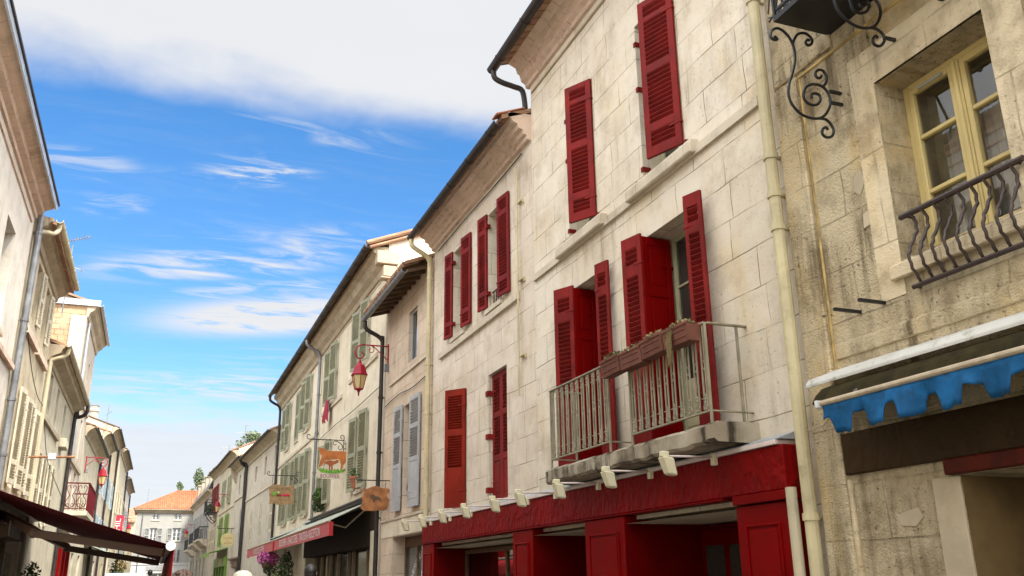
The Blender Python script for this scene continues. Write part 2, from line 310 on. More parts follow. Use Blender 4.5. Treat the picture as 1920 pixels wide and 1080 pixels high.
M['cow'] = paint('russet_sign_paint', (.42, .135, .03), .55, .25, 6, 0)
M['calf'] = paint('dark_russet_sign_paint', (.30, .085, .022), .55, .25, 6, 0)
M['grassp'] = paint('grass_green_sign_paint', (.13, .32, .03), .55, .4, 14, 0)
M['lime'] = paint('lime_green_paint', (.14, .27, .025), .5, .12, 3, .02)
M['yellowp'] = paint('straw_yellow_sign', (.60, .52, .24), .6, .06, 3, 0)
M['flag'] = paint('signal_red_cloth', (.55, .02, .045), .7, .08, 3, .03)
M['rag'] = paint('dark_red_cloth', (.26, .015, .035), .85, .2, 6, .1)
M['asphalt'] = paint('asphalt', (.055, .053, .05), .9, .15, 4, .3, 60)
M['pave'] = stone('pavement_stone', (.30, .275, .235), (.25, .23, .195), .5, .5, .5, .01, .3, pits=.2, bump=.3)
M['kerb'] = paint('granite_kerb', (.30, .29, .27), .85, .12, 9, .2)
M['skin'] = paint('skin', (.48, .27, .18), .55, .08, 8, .02)
M['hair_br'] = paint('brown_hair', (.055, .03, .02), .6, .5, 30, .3, 90)
M['hair_bk'] = paint('black_hair', (.010, .008, .008), .5, .4, 40, .3, 120)
M['knit'] = paint('white_straw_weave', (.40, .36, .28), .8, .35, 45, .5, 70, dirt=.9, dirtc=(.05, .03, .02))
M['cl_dark'] = paint('dark_cloth', (.03, .03, .04), .85, .2, 6, .1)
M['cl_blue'] = paint('light_blue_cloth', (.26, .42, .50), .85, .1, 6, .1)
M['cl_pink'] = paint('pink_cloth', (.55, .12, .16), .85, .1, 6, .1)
M['cl_white'] = paint('white_cloth', (.60, .56, .50), .85, .1, 6, .1)
M['cl_jean'] = paint('denim', (.06, .09, .16), .85, .2, 8, .1)
M['van'] = paint('pale_blue_car_paint', (.42, .52, .58), .25, .04, 2, 0)
M['rubber'] = paint('rubber', (.02, .02, .02), .8, .2, 9, .05)
M['trunk'] = paint('bark', (.12, .09, .06), .9, .3, 6, .5)
M['reddress'] = paint('red_fabric', (.20, .008, .012), .8, .15, 5, .1)

# ------------------------------------------------------------ frames: (s along, z up, d out of the wall) -> world
FR = lambda s, z, d: (5.2 - d, s, z)                                  # right-hand row
FRF = lambda s, z, d: (5.2 - .029 * (s - 44) - d, s, z)               # its far end, where the street narrows
FL = lambda s, z, d: (-3.3 + d, s, z)                                 # left-hand row
FLF = lambda s, z, d: (-3.3 + .0098 * (s - 44) + d, s, z)
def FY(Y): return lambda a, z, d: (a, Y - d, z)                       # a plane across the street, facing the camera
FW = lambda x, z, y: (x, y, z)
def gz(y): return max(0., min(1.0, (y - 10) * .012))                  # the street climbs gently

LOC = {}
class MB:
    def __init__(s, fr=FW): s.v = []; s.f = []; s.mi = []; s.fr = fr; s.cur = 0
    def _a(s, pts):
        i = len(s.v); s.v += [Vector(s.fr(*p)) for p in pts]; return list(range(i, i + len(pts)))
    def face(s, pts): s.f.append(s._a(pts)); s.mi.append(s.cur)
    def faces(s, pts, fs):
        ix = s._a(pts)
        for f in fs: s.f.append([ix[k] for k in f]); s.mi.append(s.cur)
    def hexa(s, p): s.faces(p, [(0, 1, 2, 3), (4, 7, 6, 5), (0, 4, 5, 1), (1, 5, 6, 2), (2, 6, 7, 3), (3, 7, 4, 0)])
    def box(s, a0, a1, z0, z1, d0, d1):
        s.hexa([(a0, z0, d0), (a1, z0, d0), (a1, z1, d0), (a0, z1, d0), (a0, z0, d1), (a1, z0, d1), (a1, z1, d1), (a0, z1, d1)])
    def slabl(s, p0, p1, z0, z1, th, w0, w1):    # box along the line p0->p1 in (s,d), from w0 to w1 along it
        dx, dy = p1[0] - p0[0], p1[1] - p0[1]; l = math.hypot(dx, dy); dx /= l; dy /= l; nx, ny = -dy, dx
        q = lambda w, t: (p0[0] + dx * w + nx * t, p0[1] + dy * w + ny * t)
        a, b, c, d = q(w0, -th / 2), q(w1, -th / 2), q(w1, th / 2), q(w0, th / 2)
        s.hexa([(a[0], z0, a[1]), (b[0], z0, b[1]), (c[0], z0, c[1]), (d[0], z0, d[1]), (a[0], z1, a[1]), (b[0], z1, b[1]), (c[0], z1, c[1]), (d[0], z1, d[1])])
    def slat(s, p0, p1, z, w0, w1, dep, th, tilt=.75):
        dx, dy = p1[0] - p0[0], p1[1] - p0[1]; l = math.hypot(dx, dy); dx /= l; dy /= l; nx, ny = -dy, dx
        pts = []
        for w in (w0, w1):
            for t, zz in ((-dep / 2, -dep * tilt / 2), (dep / 2, dep * tilt / 2), (dep / 2, dep * tilt / 2 + th), (-dep / 2, -dep * tilt / 2 + th)):
                pts.append((p0[0] + dx * w + nx * t, z + zz, p0[1] + dy * w + ny * t))
        s.hexa(pts)
    def extr(s, prof, a0, a1):                   # closed profile (d,z) swept along s
        n = len(prof); pts = [(a0, z, d) for d, z in prof] + [(a1, z, d) for d, z in prof]
        s.faces(pts, [tuple(range(n)), tuple(range(2 * n - 1, n - 1, -1))] + [(i, (i + 1) % n, n + (i + 1) % n, n + i) for i in range(n)])
    def prism(s, poly, d0, d1):                  # closed outline (s,z) given a thickness
        n = len(poly); pts = [(a, z, d0) for a, z in poly] + [(a, z, d1) for a, z in poly]
        s.faces(pts, [tuple(range(n)), tuple(range(2 * n - 1, n - 1, -1))] + [(i, (i + 1) % n, n + (i + 1) % n, n + i) for i in range(n)])
    def tube(s, pts, r, n=6, cap=True, closed=False):
        P = [Vector(s.fr(*p)) for p in pts]; rs = r if isinstance(r, (list, tuple)) else [r] * len(P)
        base = len(s.v); K = len(P); nrm = None
        for i, p in enumerate(P):
            t = (P[min(i + 1, K - 1)] - P[max(i - 1, 0)])
            t = t.normalized() if t.length > 1e-9 else Vector((0, 0, 1))
            if nrm is None:
                nrm = t.orthogonal().normalized()
            nrm = (nrm - t * nrm.dot(t)); nrm = nrm.normalized() if nrm.length > 1e-6 else t.orthogonal().normalized()
            bn = t.cross(nrm)
            for k in range(n):
                a = 2 * pi * k / n; s.v.append(p + (nrm * cos(a) + bn * sin(a)) * rs[i])
        for i in range(K - 1):
            for k in range(n):
                s.f.append([base + i * n + k, base + i * n + (k + 1) % n, base + (i + 1) * n + (k + 1) % n, base + (i + 1) * n + k]); s.mi.append(s.cur)
        if cap:
            s.f.append([base + k for k in range(n)][::-1]); s.mi.append(s.cur); s.f.append([base + (K - 1) * n + k for k in range(n)]); s.mi.append(s.cur)
    def lathe(s, c, prof, n=12, sq=False):       # prof (r,z) about the vertical through c=(s,d)
        pts = []
        for r, z in prof:
            for k in range(n):
                a = 2 * pi * (k + .5) / n; pts.append((c[0] + r * cos(a), z, c[1] + r * sin(a)))
        K = len(prof); fs = [tuple(range(n))[::-1], tuple(range((K - 1) * n, K * n))]
        for i in range(K - 1):
            for k in range(n): fs.append((i * n + k, i * n + (k + 1) % n, (i + 1) * n + (k + 1) % n, (i + 1) * n + k))
        s.faces(pts, fs)
    def ball(s, c, rad, n=10, m_=7, jit=0):
        pts = []; fs = []
        for i in range(m_ + 1):
            th = pi * i / m_
            for k in range(n):
                a = 2 * pi * k / n; j = 1 + jit * random.uniform(-1, 1)
                pts.append((c[0] + rad[0] * sin(th) * cos(a) * j, c[1] + rad[1] * cos(th) * j, c[2] + rad[2] * sin(th) * sin(a) * j))
        for i in range(m_):
            for k in range(n): fs.append((i * n + k, i * n + (k + 1) % n, (i + 1) * n + (k + 1) % n, (i + 1) * n + k))
        s.faces(pts, fs)
    def leaves(s, c, rad, n, size, shell=.4):
        for _ in range(n):
            while True:
                p = Vector((random.uniform(-1, 1), random.uniform(-1, 1), random.uniform(-1, 1)))
                if shell < p.length < 1: break
            q = (c[0] + p.x * rad[0], c[1] + p.y * rad[1], c[2] + p.z * rad[2])
            a = Vector((random.gauss(0, 1), random.gauss(0, 1), random.gauss(0, 1))).normalized(); b = a.orthogonal().normalized(); z = size * random.uniform(.6, 1.3)
            b = Matrix.Rotation(random.uniform(0, 6.28), 3, a) @ b; c2 = a.cross(b)
            k = [b * z, c2 * z * .5, -b * z * .8, -c2 * z * .5]
            s.face([(q[0] + w.x, q[1] + w.y, q[2] + w.z) for w in k])
    def build_each(s, name, mat, parent=None, bevel=0):      # every loose piece a part of its own
        par = list(range(len(s.v)))
        def fd(i):
            while par[i] != i: par[i] = par[par[i]]; i = par[i]
            return i
        for f in s.f:
            for a in f[1:]: par[fd(a)] = fd(f[0])
        gr = {}
        for f in s.f: gr.setdefault(fd(f[0]), []).append(f)
        for fs in gr.values():
            k = MB(); ix = sorted({i for f in fs for i in f}); mp = {a: b for b, a in enumerate(ix)}
            k.v = [s.v[i] for i in ix]; k.f = [[mp[i] for i in f] for f in fs]; k.mi = [0] * len(fs); k.build(name, mat, parent, bevel=bevel)
    def build(s, name, mat, parent=None, smooth=False, bevel=0, weld=False):
        me = bpy.data.meshes.new(name); o = bpy.data.objects.new(name, me); COL.objects.link(o)
        off = Vector((0, 0, 0))
        if parent is not None:
            o.parent = parent; off = LOC.get(parent.name, off); LOC[o.name] = off
        me.from_pydata([tuple(v - off) for v in s.v], [], s.f)
        for mm in (mat if isinstance(mat, (list, tuple)) else [mat]): me.materials.append(mm)
        for p, i in zip(me.polygons, s.mi): p.material_index = i
        bm = bmesh.new(); bm.from_mesh(me)
        if weld: bmesh.ops.remove_doubles(bm, verts=bm.verts, dist=.0004)
        bmesh.ops.recalc_face_normals(bm, faces=bm.faces); bm.to_mesh(me); bm.free()
        if smooth:
            for p in me.polygons: p.use_smooth = True
        if bevel:
            mod = o.modifiers.new('bevel', 'BEVEL'); mod.width = bevel; mod.segments = 1; mod.limit_method = 'ANGLE'; mod.harden_normals = False
        return o
def tag(o, label=None, cat=None, group=None, kind=None):
    if label: o['label'] = label
    if cat: o['category'] = cat
    if group: o['group'] = group
    if kind: o['kind'] = kind
    return o
def thing(name, label, cat, loc, group=None):
    o = bpy.data.objects.new(name, None); COL.objects.link(o); o.location = loc; o.empty_display_size = .2
    LOC[o.name] = Vector(loc); return tag(o, label, cat, group)
def copy_tree(o, parent=None):
    c = o.copy(); COL.objects.link(c); c.parent = parent
    for ch in list(o.children): copy_tree(ch, c)
    return c
_tx = {}
def glyphs(txt, size):
    if (txt, size) in _tx: return _tx[(txt, size)]
    cu = bpy.data.curves.new('lettering', 'FONT'); cu.body = txt; cu.size = size; cu.align_x = 'CENTER'; cu.align_y = 'CENTER'; cu.resolution_u = 2
    o = bpy.data.objects.new('lettering', cu); COL.objects.link(o); dg = bpy.context.evaluated_depsgraph_get(); dg.update()
    me = o.evaluated_get(dg).to_mesh(); r = ([tuple(v.co) for v in me.vertices], [tuple(p.vertices) for p in me.polygons])
    o.evaluated_get(dg).to_mesh_clear(); bpy.data.objects.remove(o); bpy.data.curves.remove(cu)
    _tx[(txt, size)] = r; return r
def lettering(mb, txt, size, fmap, sx=1.0):
    vs, fs = glyphs(txt, size); mb.faces([fmap(x * sx, y) for x, y, z in vs], fs)

# ------------------------------------------------------------ building blocks
def front(mb, s0, s1, z0, z1, holes, rev):
    ss = sorted({s0, s1, *[h[0] for h in holes], *[h[1] for h in holes]}); zz = sorted({z0, z1, *[h[2] for h in holes], *[h[3] for h in holes]})
    for a, b in zip(ss, ss[1:]):
        for c, d in zip(zz, zz[1:]):
            ms, mz = (a + b) / 2, (c + d) / 2
            if any(h[0] < ms < h[1] and h[2] < mz < h[3] for h in holes): continue
            mb.face([(a, c, 0), (b, c, 0), (b, d, 0), (a, d, 0)])
    for h in holes:
        a, b, c, d = h[:4]; r = h[4] if len(h) > 4 else rev
        mb.face([(a, c, 0), (a, d, 0), (a, d, -r), (a, c, -r)]); mb.face([(b, c, 0), (b, d, 0), (b, d, -r), (b, c, -r)])
        mb.face([(a, c, 0), (b, c, 0), (b, c, -r), (a, c, -r)]); mb.face([(a, d, 0), (b, d, 0), (b, d, -r), (a, d, -r)])
def house(label, fr, s0, s1, zt, holes, mat, rise=1.7, dep=8, over=.5, tile='tileold', rev=.3, base=-.4, sidemat=None, roof=True, name='house', cat='house', gx=(0, 0)):
    root = thing(name, label, cat, fr((s0 + s1) / 2, 0, 0))
    w = MB(fr); front(w, s0, s1, base, zt, holes, rev)
    w.cur = 1 if sidemat else 0
    for a in (s0, s1): w.face([(a, base, 0), (a, base, -dep), (a, zt, -dep), (a, zt + rise, -dep / 2), (a, zt, 0)])
    w.cur = 0
    w.face([(s0, base, -dep), (s1, base, -dep), (s1, zt, -dep), (s0, zt, -dep)])
    w.build('wall', [mat, sidemat] if sidemat else mat, root, weld=True)
    if roof:
        r = MB(fr); k = rise / (dep / 2); g = gx
        r.extr([(over, zt - k * over + .04), (over, zt - k * over + .12), (-dep / 2, zt + rise + .12), (-dep - .3, zt - k * .3 + .12), (-dep - .3, zt - k * .3 + .04), (-dep / 2, zt + rise + .04)], s0 - g[0], s1 + g[1])
        r.build('roof', M[tile], root)
    return root
def cornice(root, fr, s0, s1, prof, mat):
    c = MB(fr); c.extr(prof, s0, s1); return c.build('cornice', mat, root)
def gutter(root, fr, s0, s1, d, z, mat, r=.075):
    g = MB(fr); n = 7
    pr = [(d - r * cos(pi * i / n), z - r * sin(pi * i / n)) for i in range(n + 1)]
    pr += [(d + r * .82 * cos(pi * i / n), z - r * .82 * sin(pi * i / n)) for i in range(n + 1)]
    g.extr(pr, s0, s1)
    k = s0 + .4
    while k < s1: g.extr([(d - r * 1.12 * cos(pi * i / n), z - r * 1.12 * sin(pi * i / n)) for i in range(n + 1)], k, k + .03); k += 1.1
    return g.build('gutter', mat, root)
def drainpipe(root, fr, pts, r, mat, collars=()):
    p = MB(fr); p.tube(pts, r, 12)
    for (a, z, d) in collars: p.tube([(a, z - .03, d), (a, z + .03, d)], r * 1.22, 12); p.box(a - .02, a + .02, z - .012, z + .012, 0, d)
    return p.build('drainpipe', mat, root, smooth=False)
def course(root, fr, s0, s1, z0, z1, d, mat, name='string_course', a=.002):
    c = MB(fr); c.extr([(-.02, z0), (d, z0 + a), (d, z1 - .01), (d * .4, z1), (-.02, z1)], s0, s1); return c.build(name, mat, root)
def window(root, fr, h, depth=.24, fmat='frame_w', gmat='glass', rows=3, leaves=2, fw_=.055, sill=None, solid=0):
    a, b, c, d = h[:4]; D = -depth; f = MB(fr); e = .003
    f.box(a - e, a + fw_, c - e, d + e, D - .05, D); f.box(b - fw_, b + e, c - e, d + e, D - .05, D)
    f.box(a + fw_, b - fw_, d - fw_, d + e, D - .05, D - .002); f.box(a + fw_, b - fw_, c - e, c + fw_ * 1.3, D - .05, D - .002)
    if leaves == 2:
        mid = (a + b) / 2; f.box(mid - fw_ * .75, mid + fw_ * .75, c + fw_ * 1.3, d - fw_, D - .045, D + .012)
    spans = [(a + fw_, (a + b) / 2 - fw_ * .75), ((a + b) / 2 + fw_ * .75, b - fw_)] if leaves == 2 else [(a + fw_, b - fw_)]
    z0, z1 = c + fw_ * 1.3, d - fw_
    if solid:
        zs = z0 + (z1 - z0) * solid
        for x0, x1 in spans: f.box(x0, x1, z0, zs, D - .04, D - .006); f.box(x0 + .05, x1 - .05, z0 + .06, zs - .08, D - .03, D + .004)
        z0 = zs
    for x0, x1 in spans:
        f.box(x0, x0 + .035, z0, z1, D - .04, D - .004); f.box(x1 - .035, x1, z0, z1, D - .04, D - .004)
        for k in range(1, rows): zz = z0 + (z1 - z0) * k / rows; f.box(x0 + .035, x1 - .035, zz - .014, zz + .014, D - .035, D - .006)
    o = f.build('window', M[fmat], root, bevel=.004)
    g = MB(fr); g.face([(a, c, D - .028), (b, c, D - .028), (b, d, D - .028), (a, d, D - .028)]); g.build('pane', M[gmat], o)
    if sill: s_ = MB(fr); s_.extr([(-depth, c - .004), (-depth, c - .1), (sill, c - .1), (sill, c - .02)], a - .08, b + .08); s_.build('sill', M['trim'], o)
    return o
def shutter(parent, fr, p0, p1, z0, z1, mat, secs=((.05, .16, 'l'), (.2, .83, 'l'), (.87, .95, 'l')), th=.035, st=.07, pitch=.060, name='shutter', back=True):
    """a leaf from p0 to p1 in (s,d); secs run from the bottom: l = louvred, p = panel, open spans between them are rails"""
    w = math.hypot(p1[0] - p0[0], p1[1] - p0[1]); h = z1 - z0; o = MB(fr); st = min(st, w * .2)
    o.slabl(p0, p1, z0, z1, th, 0, st); o.slabl(p0, p1, z0, z1, th, w - st, w)
    prev = 0.
    for a, b, k in secs:
        o.slabl(p0, p1, z0 + prev * h, z0 + a * h, th, st, w - st); prev = b
        if k == 'l':
            n = max(2, int((b - a) * h / pitch)); q = (b - a) * h / n
            for i in range(n): o.slat(p0, p1, z0 + a * h + (i + .45) * q, st - .004, w - st + .004, .044, .011, 1.02 if p1[0] > p0[0] else -1.02)
        elif k == 's': o.slabl(p0, p1, z0 + a * h, z0 + b * h, th * .8, st, w - st)
        elif k == 'p':
            o.slabl(p0, p1, z0 + a * h, z0 + b * h, th * .5, st, w - st)
            o.slabl(p0, p1, z0 + a * h + .05, z0 + b * h - .05, th * .8, st + .04, w - st - .04)
    o.slabl(p0, p1, z0 + prev * h, z1, th, st, w - st)
    # strap hinges
    for k in (.13, .85):
        o.slabl(p0, p1, z0 + k * h, z0 + k * h + .03, th + .012, -.015, min(.16, w * .4))
    return o.build(name, mat, parent, bevel=.003)
def flat_pair(win, fr, h, wl, mat, secs, off=.055, tilt=.03):
    a, b, c, d = h[:4]
    shutter(win, fr, (b + .02, off), (b + .02 + wl, off + tilt), c + .02, d, mat, secs)
    shutter(win, fr, (a - .02, off + tilt), (a - .02 - wl, off), c + .02, d, mat, secs)
SEC_A = ((.06, .15, 'l'), (.20, .52, 'l'), (.57, .86, 'l'), (.89, .96, 'l'))
SEC_F = ((.05, .40, 'p'), (.44, .70, 'l'), (.74, .96, 'l'))
SEC_D = ((.05, .46, 'l'), (.52, .95, 'l'))

# ------------------------------------------------------------ ground
g = MB(); g.faces([(-400, -.004, -400), (400, -.004, -400), (400, -.004, 10), (-400, -.004, 10), (400, 1 - .004, 93.3), (-400, 1 - .004, 93.3), (400, 1 - .004, 3000), (-400, 1 - .004, 3000)], [(0, 1, 2, 3), (3, 2, 4, 5), (5, 4, 6, 7)])
tag(g.build('ground', M['pave']), 'pale stone ground spreading out beyond the houses', 'ground', kind='structure')
for (x0, x1, hh, nm, mt, lb) in ((-2.1, 4.0, .006, 'road', 'asphalt', 'grey asphalt lane running down the middle of the street'), (4.13, 5.6, .12, 'pavement', 'pave', 'stone pavement along the red shopfront side'), (-3.7, -2.23, .12, 'pavement', 'pave', 'stone pavement along the burgundy awning side'), (4.0, 4.13, .12, 'kerb', 'kerb', 'granite kerb on the red shopfront side'), (-2.23, -2.1, .12, 'kerb', 'kerb', 'granite kerb on the burgundy awning side')):
    r = MB(); P = []
    for y in (-30, 10, 93.3, 99.4):
        z = gz(y) + hh; P += [(x0, z, y), (x1, z, y), (x1, gz(y) - .1, y), (x0, gz(y) - .1, y)]
    fs = [(0, 1, 2, 3), (15, 14, 13, 12)]
    for i in range(3):
        for k in range(4): fs.append((i * 4 + k, i * 4 + (k + 1) % 4, i * 4 + 4 + (k + 1) % 4, i * 4 + 4 + k))
    r.faces(P, fs); tag(r.build(nm, M[mt]), lb, nm, kind='structure')

# ============================================================ RIGHT ROW
# ---- rough yellow house with the straw window (nearest, on the right)
hW = (3.92, 5.0, 3.82, 5.38)
hD = (3.3, 4.78, -.1, 2.16)
R0 = house('rough yellow stone house with straw coloured window above a blue scalloped awning', FR, -6, 6.22, 9.4, [(hW[0], hW[1], hW[2], hW[3], .34), (hD[0], hD[1], hD[2], hD[3], .9), (3.9, 5.0, 6.3, 8.6, .3), (.6, 1.7, 3.8, 5.4, .3)], M['R0'], rise=1.8)
b_ = MB(FR)                                           # smoother dressed stone round the window
for (a, b, c, d) in ((5.0, 5.26, 3.55, 5.72), (3.62, 3.92, 3.55, 5.72), (3.92, 5.0, 5.38, 5.72)): b_.box(a + .001, b - .001, c, d, -.02, .006)
b_.build('window_surround', M['R0s'], R0)
b_ = MB(FR); b_.box(5.88, 6.20, -.2, 5.93, -.02, .05); b_.box(5.40, 6.20, 5.98, 6.35, -.02, .03); b_.build('pilaster', M['R0'], R0, bevel=.012)
b_ = MB(FR); b_.box(3.4, 5.879, 5.915, 5.945, -.02, .014); b_.box(5.852, 5.878, 3.05, 5.914, -.02, .010); b_.build('ochre_band', M['ochre'], R0, bevel=.006)
b_ = MB(FR); b_.extr([(-.02, 3.22), (.014, 3.21), (.018, 3.30), (.014, 3.34), (-.02, 3.36)], -5, 5.84); b_.build('string_course', M['R0'], R0, bevel=.01)
b_ = MB(FR); b_.extr([(-.33, hW[2] + .002), (-.33, hW[2] - .12), (.05, hW[2] - .15), (.05, hW[2] - .03)], hW[0] - .1, hW[1] + .10); b_.build('sill', M['R0s'], R0, bevel=.012)
# window: frame, casements, glass, curtains, room
D = -.30; f = MB(FR); a, b, c, d = hW
f.box(b - .05, b + .003, c, d + .003, D - .07, D); f.box(a - .003, a + .05, c, d + .003, D - .07, D); f.box(a + .05, b - .05, d - .05, d + .003, D - .07, D - .001); f.box(a + .05, b - .05, c - .003, c + .06, D - .07, D + .02)
mid = (a + b) / 2 + .0
f.box(mid - .036, mid + .036, c + .06, d - .05, D - .05, D + .02); f.box(mid - .018, mid + .018, c + .06, d - .05, D + .02, D + .035)
win0 = f.build('window', M['frame_y'], R0, bevel=.006)
for x0, x1 in ((a + .055, mid - .036), (mid + .036, b - .055)):
    s_ = MB(FR); z0, z1 = c + .06, d - .052
    s_.box(x0, x0 + .045, z0, z1, D - .05, D + .008); s_.box(x1 - .045, x1, z0, z1, D - .05, D + .008)
    s_.box(x0 + .045, x1 - .045, z0, z0 + .08, D - .05, D + .007); s_.box(x0 + .045, x1 - .045, z1 - .05, z1, D - .05, D + .007)
    for k in (.36, .69): zz = z0 + (z1 - z0) * k; s_.box(x0 + .045, x1 - .045, zz - .018, zz + .018, D - .045, D + .004)
    s_.build('casement', M['frame_y'], win0, bevel=.006)
s_ = MB(FR); s_.face([(a, c, D - .03), (b, c, D - .03), (b, d, D - .03), (a, d, D - .03)]); s_.build('pane', M['clear'], win0)
s_ = MB(FR); s_.box(b - .42, b - .17, d - .10, d - .075, D + .009, D + .03); s_.build('vent', M['white'], win0, bevel=.004)
s_ = MB(FR)
for (x0, x1, zt_) in ((a + .06, a + .49, d - .45), (mid + .06, mid + .30, d - .5)):
    n = 26
    for i in range(n):
        u0, u1 = i / n, (i + 1) / n; q = lambda u: (x0 + (x1 - x0) * u, D - .16 + .03 * sin(u * 40))
        p, r = q(u0), q(u1); s_.face([(p[0], c + .05, p[1]), (r[0], c + .05, r[1]), (r[0], zt_, r[1]), (p[0], zt_, p[1])])
s_.build('curtain', M['curtain'], win0, smooth=True, weld=True)
s_ = MB(FR); s_.face([(a, c, D - .26), (b, c, D - .26), (b, d - .02, D - .26), (a, d - .02, D - .26)]); s_.build('room_backing', M['room_backing'], win0)  # olive plane added behind the glass to lighten the dark room
s_ = MB(FR); s_.face([(a - .8, c - .5, -2.6), (b + .8, c - .5, -2.6), (b + .8, d + .4, -2.6), (a - .8, d + .4, -2.6)])
for x in (a - .8, b + .8): s_.face([(x, c - .5, -2.6), (x, d + .4, -2.6), (x, d + .4, -.36), (x, c - .5, -.36)])
s_.face([(a - .8, d + .4, -2.6), (b + .8, d + .4, -2.6), (b + .8, d + .4, -.36), (a - .8, d + .4, -.36)]); s_.face([(a - .8, c - .5, -2.6), (b + .8, c - .5, -2.6), (b + .8, c - .5, -.36), (a - .8, c - .5, -.36)])
for (x0, x1, z0, z1) in ((a - .8, a, c - .5, d + .4), (b, b + .8, c - .5, d + .4), (a, b, d, d + .4), (a, b, c - .5, c)): s_.face([(x0, z0, -.37), (x1, z0, -.37), (x1, z1, -.37), (x0, z1, -.37)])
s_.build('room', M['room'], R0)
for h in ((3.9, 5.0, 6.3, 8.6), (.6, 1.7, 3.8, 5.4)): window(R0, FR, h, fmat='frame_y')
# window guard: rails and belly bars
gd = MB(FR); gd.tube([(3.80, 4.13, .05), (4.90, 4.13, .05)], .024, 8); gd.tube([(3.80, 3.56, .05), (4.88, 3.56, .05)], .020, 8)
for s_0 in (3.86, 4.86): gd.tube([(s_0, 3.56, .05), (s_0, 3.56, -.05)], .014); gd.tube([(s_0, 4.13, .05), (s_0, 4.13, -.05)], .014)
gd = gd.build('window_guard', M['ironb'], R0)
for i in range(9):
    s0 = 3.90 + i * .112; pts = []
    for k in range(17):
        t = k / 16; dd = .05 - .04 * math.sin(min(1, t / .34) * pi) * (t < .34) + .085 * math.sin(max(0, (t - .34) / .66) * pi) ** 1.2 * (t >= .34)
        pts.append((s0 + .006 * sin(t * 40), 4.12 - .55 * t, dd + .006 * cos(t * 40)))
    p = MB(FR); p.tube(pts, .0135, 6); p.build('bar', M['ironb'], gd, smooth=True)
# ground floor: beam, door recess, cracked pier plaster
b_ = MB(FR); b_.box(-2, 4.86, 2.163, 2.27, -.3, .07); b_.build('wooden_lintel', M['lintel'], R0, bevel=.01)
b_ = MB(FR); b_.box(4.783, 5.03, -.2, 2.158, -.02, .018); b_.build('plaster_jamb', M['plaster'], R0, bevel=.008)
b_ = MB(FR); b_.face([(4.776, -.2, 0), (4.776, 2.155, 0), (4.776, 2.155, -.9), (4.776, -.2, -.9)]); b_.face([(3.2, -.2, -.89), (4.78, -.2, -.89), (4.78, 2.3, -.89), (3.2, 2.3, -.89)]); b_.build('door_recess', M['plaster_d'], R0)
b_ = MB(FR); b_.box(5.84, 5.90, -.2, 2.24, -.02, .03); b_.build('plinth_edge', M['R0s'], R0, bevel=.01)
fb = MB(FR); fb.box(-4, 5.87, 2.27, 2.60, -.02, .045); fb.build('fascia', M['brownh'], R0, bevel=.01)
# repaired patches of the stone
pt = MB(FR)
for poly in ([(5.42, 1.93), (5.2, 1.97), (5.16, 1.90), (5.24, 1.84), (5.38, 1.85)], [(5.36, 4.68), (5.28, 4.72), (5.25, 4.60), (5.32, 4.50), (5.38, 4.56)], [(5.32, 4.33), (5.25, 4.35), (5.26, 4.22), (5.33, 4.21)]): pt.prism(poly, -.01, .008)
pt.build_each('mortar_patch', M['plaster'], R0)
# iron balcony on scrolled brackets, high up at the corner
sl_ = MB(FR); sl_.box(2.2, 5.42, 6.10, 6.15, -.02, .60); sl_.build('balcony_floor', M['iron'], R0)
br_ = MB(FR); br_.box(2.2, 5.42, 6.95, 6.99, .56, .60); br_.box(2.2, 5.42, 6.20, 6.225, .57, .59); br_.box(5.40, 5.42, 6.95, 6.99, 0, .56); br_.box(5.395, 5.42, 6.151, 6.95, .575, .60)
k = 2.3
while k < 5.4:
    for (x0, x1, y0, y1) in ((k, k + .1, 6.24, 6.58), (k + .1, k, 6.24, 6.58), (k, k + .1, 6.58, 6.93), (k + .1, k, 6.58, 6.93), (k, k + .1, 6.155, 6.2), (k + .1, k, 6.155, 6.2)):
        br_.tube([(x0, y0, .58), (x1, y1, .58)], .008, 5)
    k += .1
for q in range(5):
    for (y0, y1) in ((6.24, 6.58), (6.58, 6.93)): br_.tube([(5.41, y0, .02 + q * .11), (5.41, y1, .13 + q * .11)], .008, 5); br_.tube([(5.41, y0, .13 + q * .11), (5.41, y1, .02 + q * .11)], .008, 5)
br_.build('balcony_railing', M['iron'], R0)
BR = [[(0.646, 5.925), (0.615, 5.899), (0.651, 5.887), (0.679, 5.904), (0.678, 5.944), (0.652, 5.988), (0.6, 6.013), (0.546, 6.002), (0.489, 5.954), (0.453, 5.876), (0.446, 5.784), (0.46, 5.702), (0.5, 5.589), (0.543, 5.489), (0.567, 5.395), (0.554, 5.308), (0.508, 5.241), (0.445, 5.2), (0.365, 5.186), (0.28, 5.198), (0.211, 5.24), (0.158, 5.308), (0.129, 5.378), (0.136, 5.455), (0.177, 5.512), (0.245, 5.531), (0.318, 5.516), (0.38, 5.471), (0.411, 5.4), (0.398, 5.345), (0.346, 5.317), (0.282, 5.329), (0.237, 5.377), (0.239, 5.428), (0.287, 5.438), (0.326, 5.411), (0.32, 5.38)], [(0.452, 5.889), (0.436, 5.933), (0.392, 5.997), (0.324, 6.029), (0.268, 6.018), (0.238, 5.978), (0.251, 5.934), (0.29, 5.912), (0.313, 5.934), (0.29, 5.966), (0.266, 5.965)], [(0.28, 5.198), (0.209, 5.202), (0.159, 5.167), (0.137, 5.108), (0.162, 5.052), (0.221, 5.029), (0.262, 5.054), (0.253, 5.099), (0.214, 5.125), (0.196, 5.103)], [(0.19, 5.522), (0.147, 5.57), (0.134, 5.633), (0.166, 5.685), (0.216, 5.681), (0.251, 5.641), (0.242, 5.603), (0.206, 5.604), (0.185, 5.635)]]     # scrolled brackets, drawn at full size: (distance from wall, height)
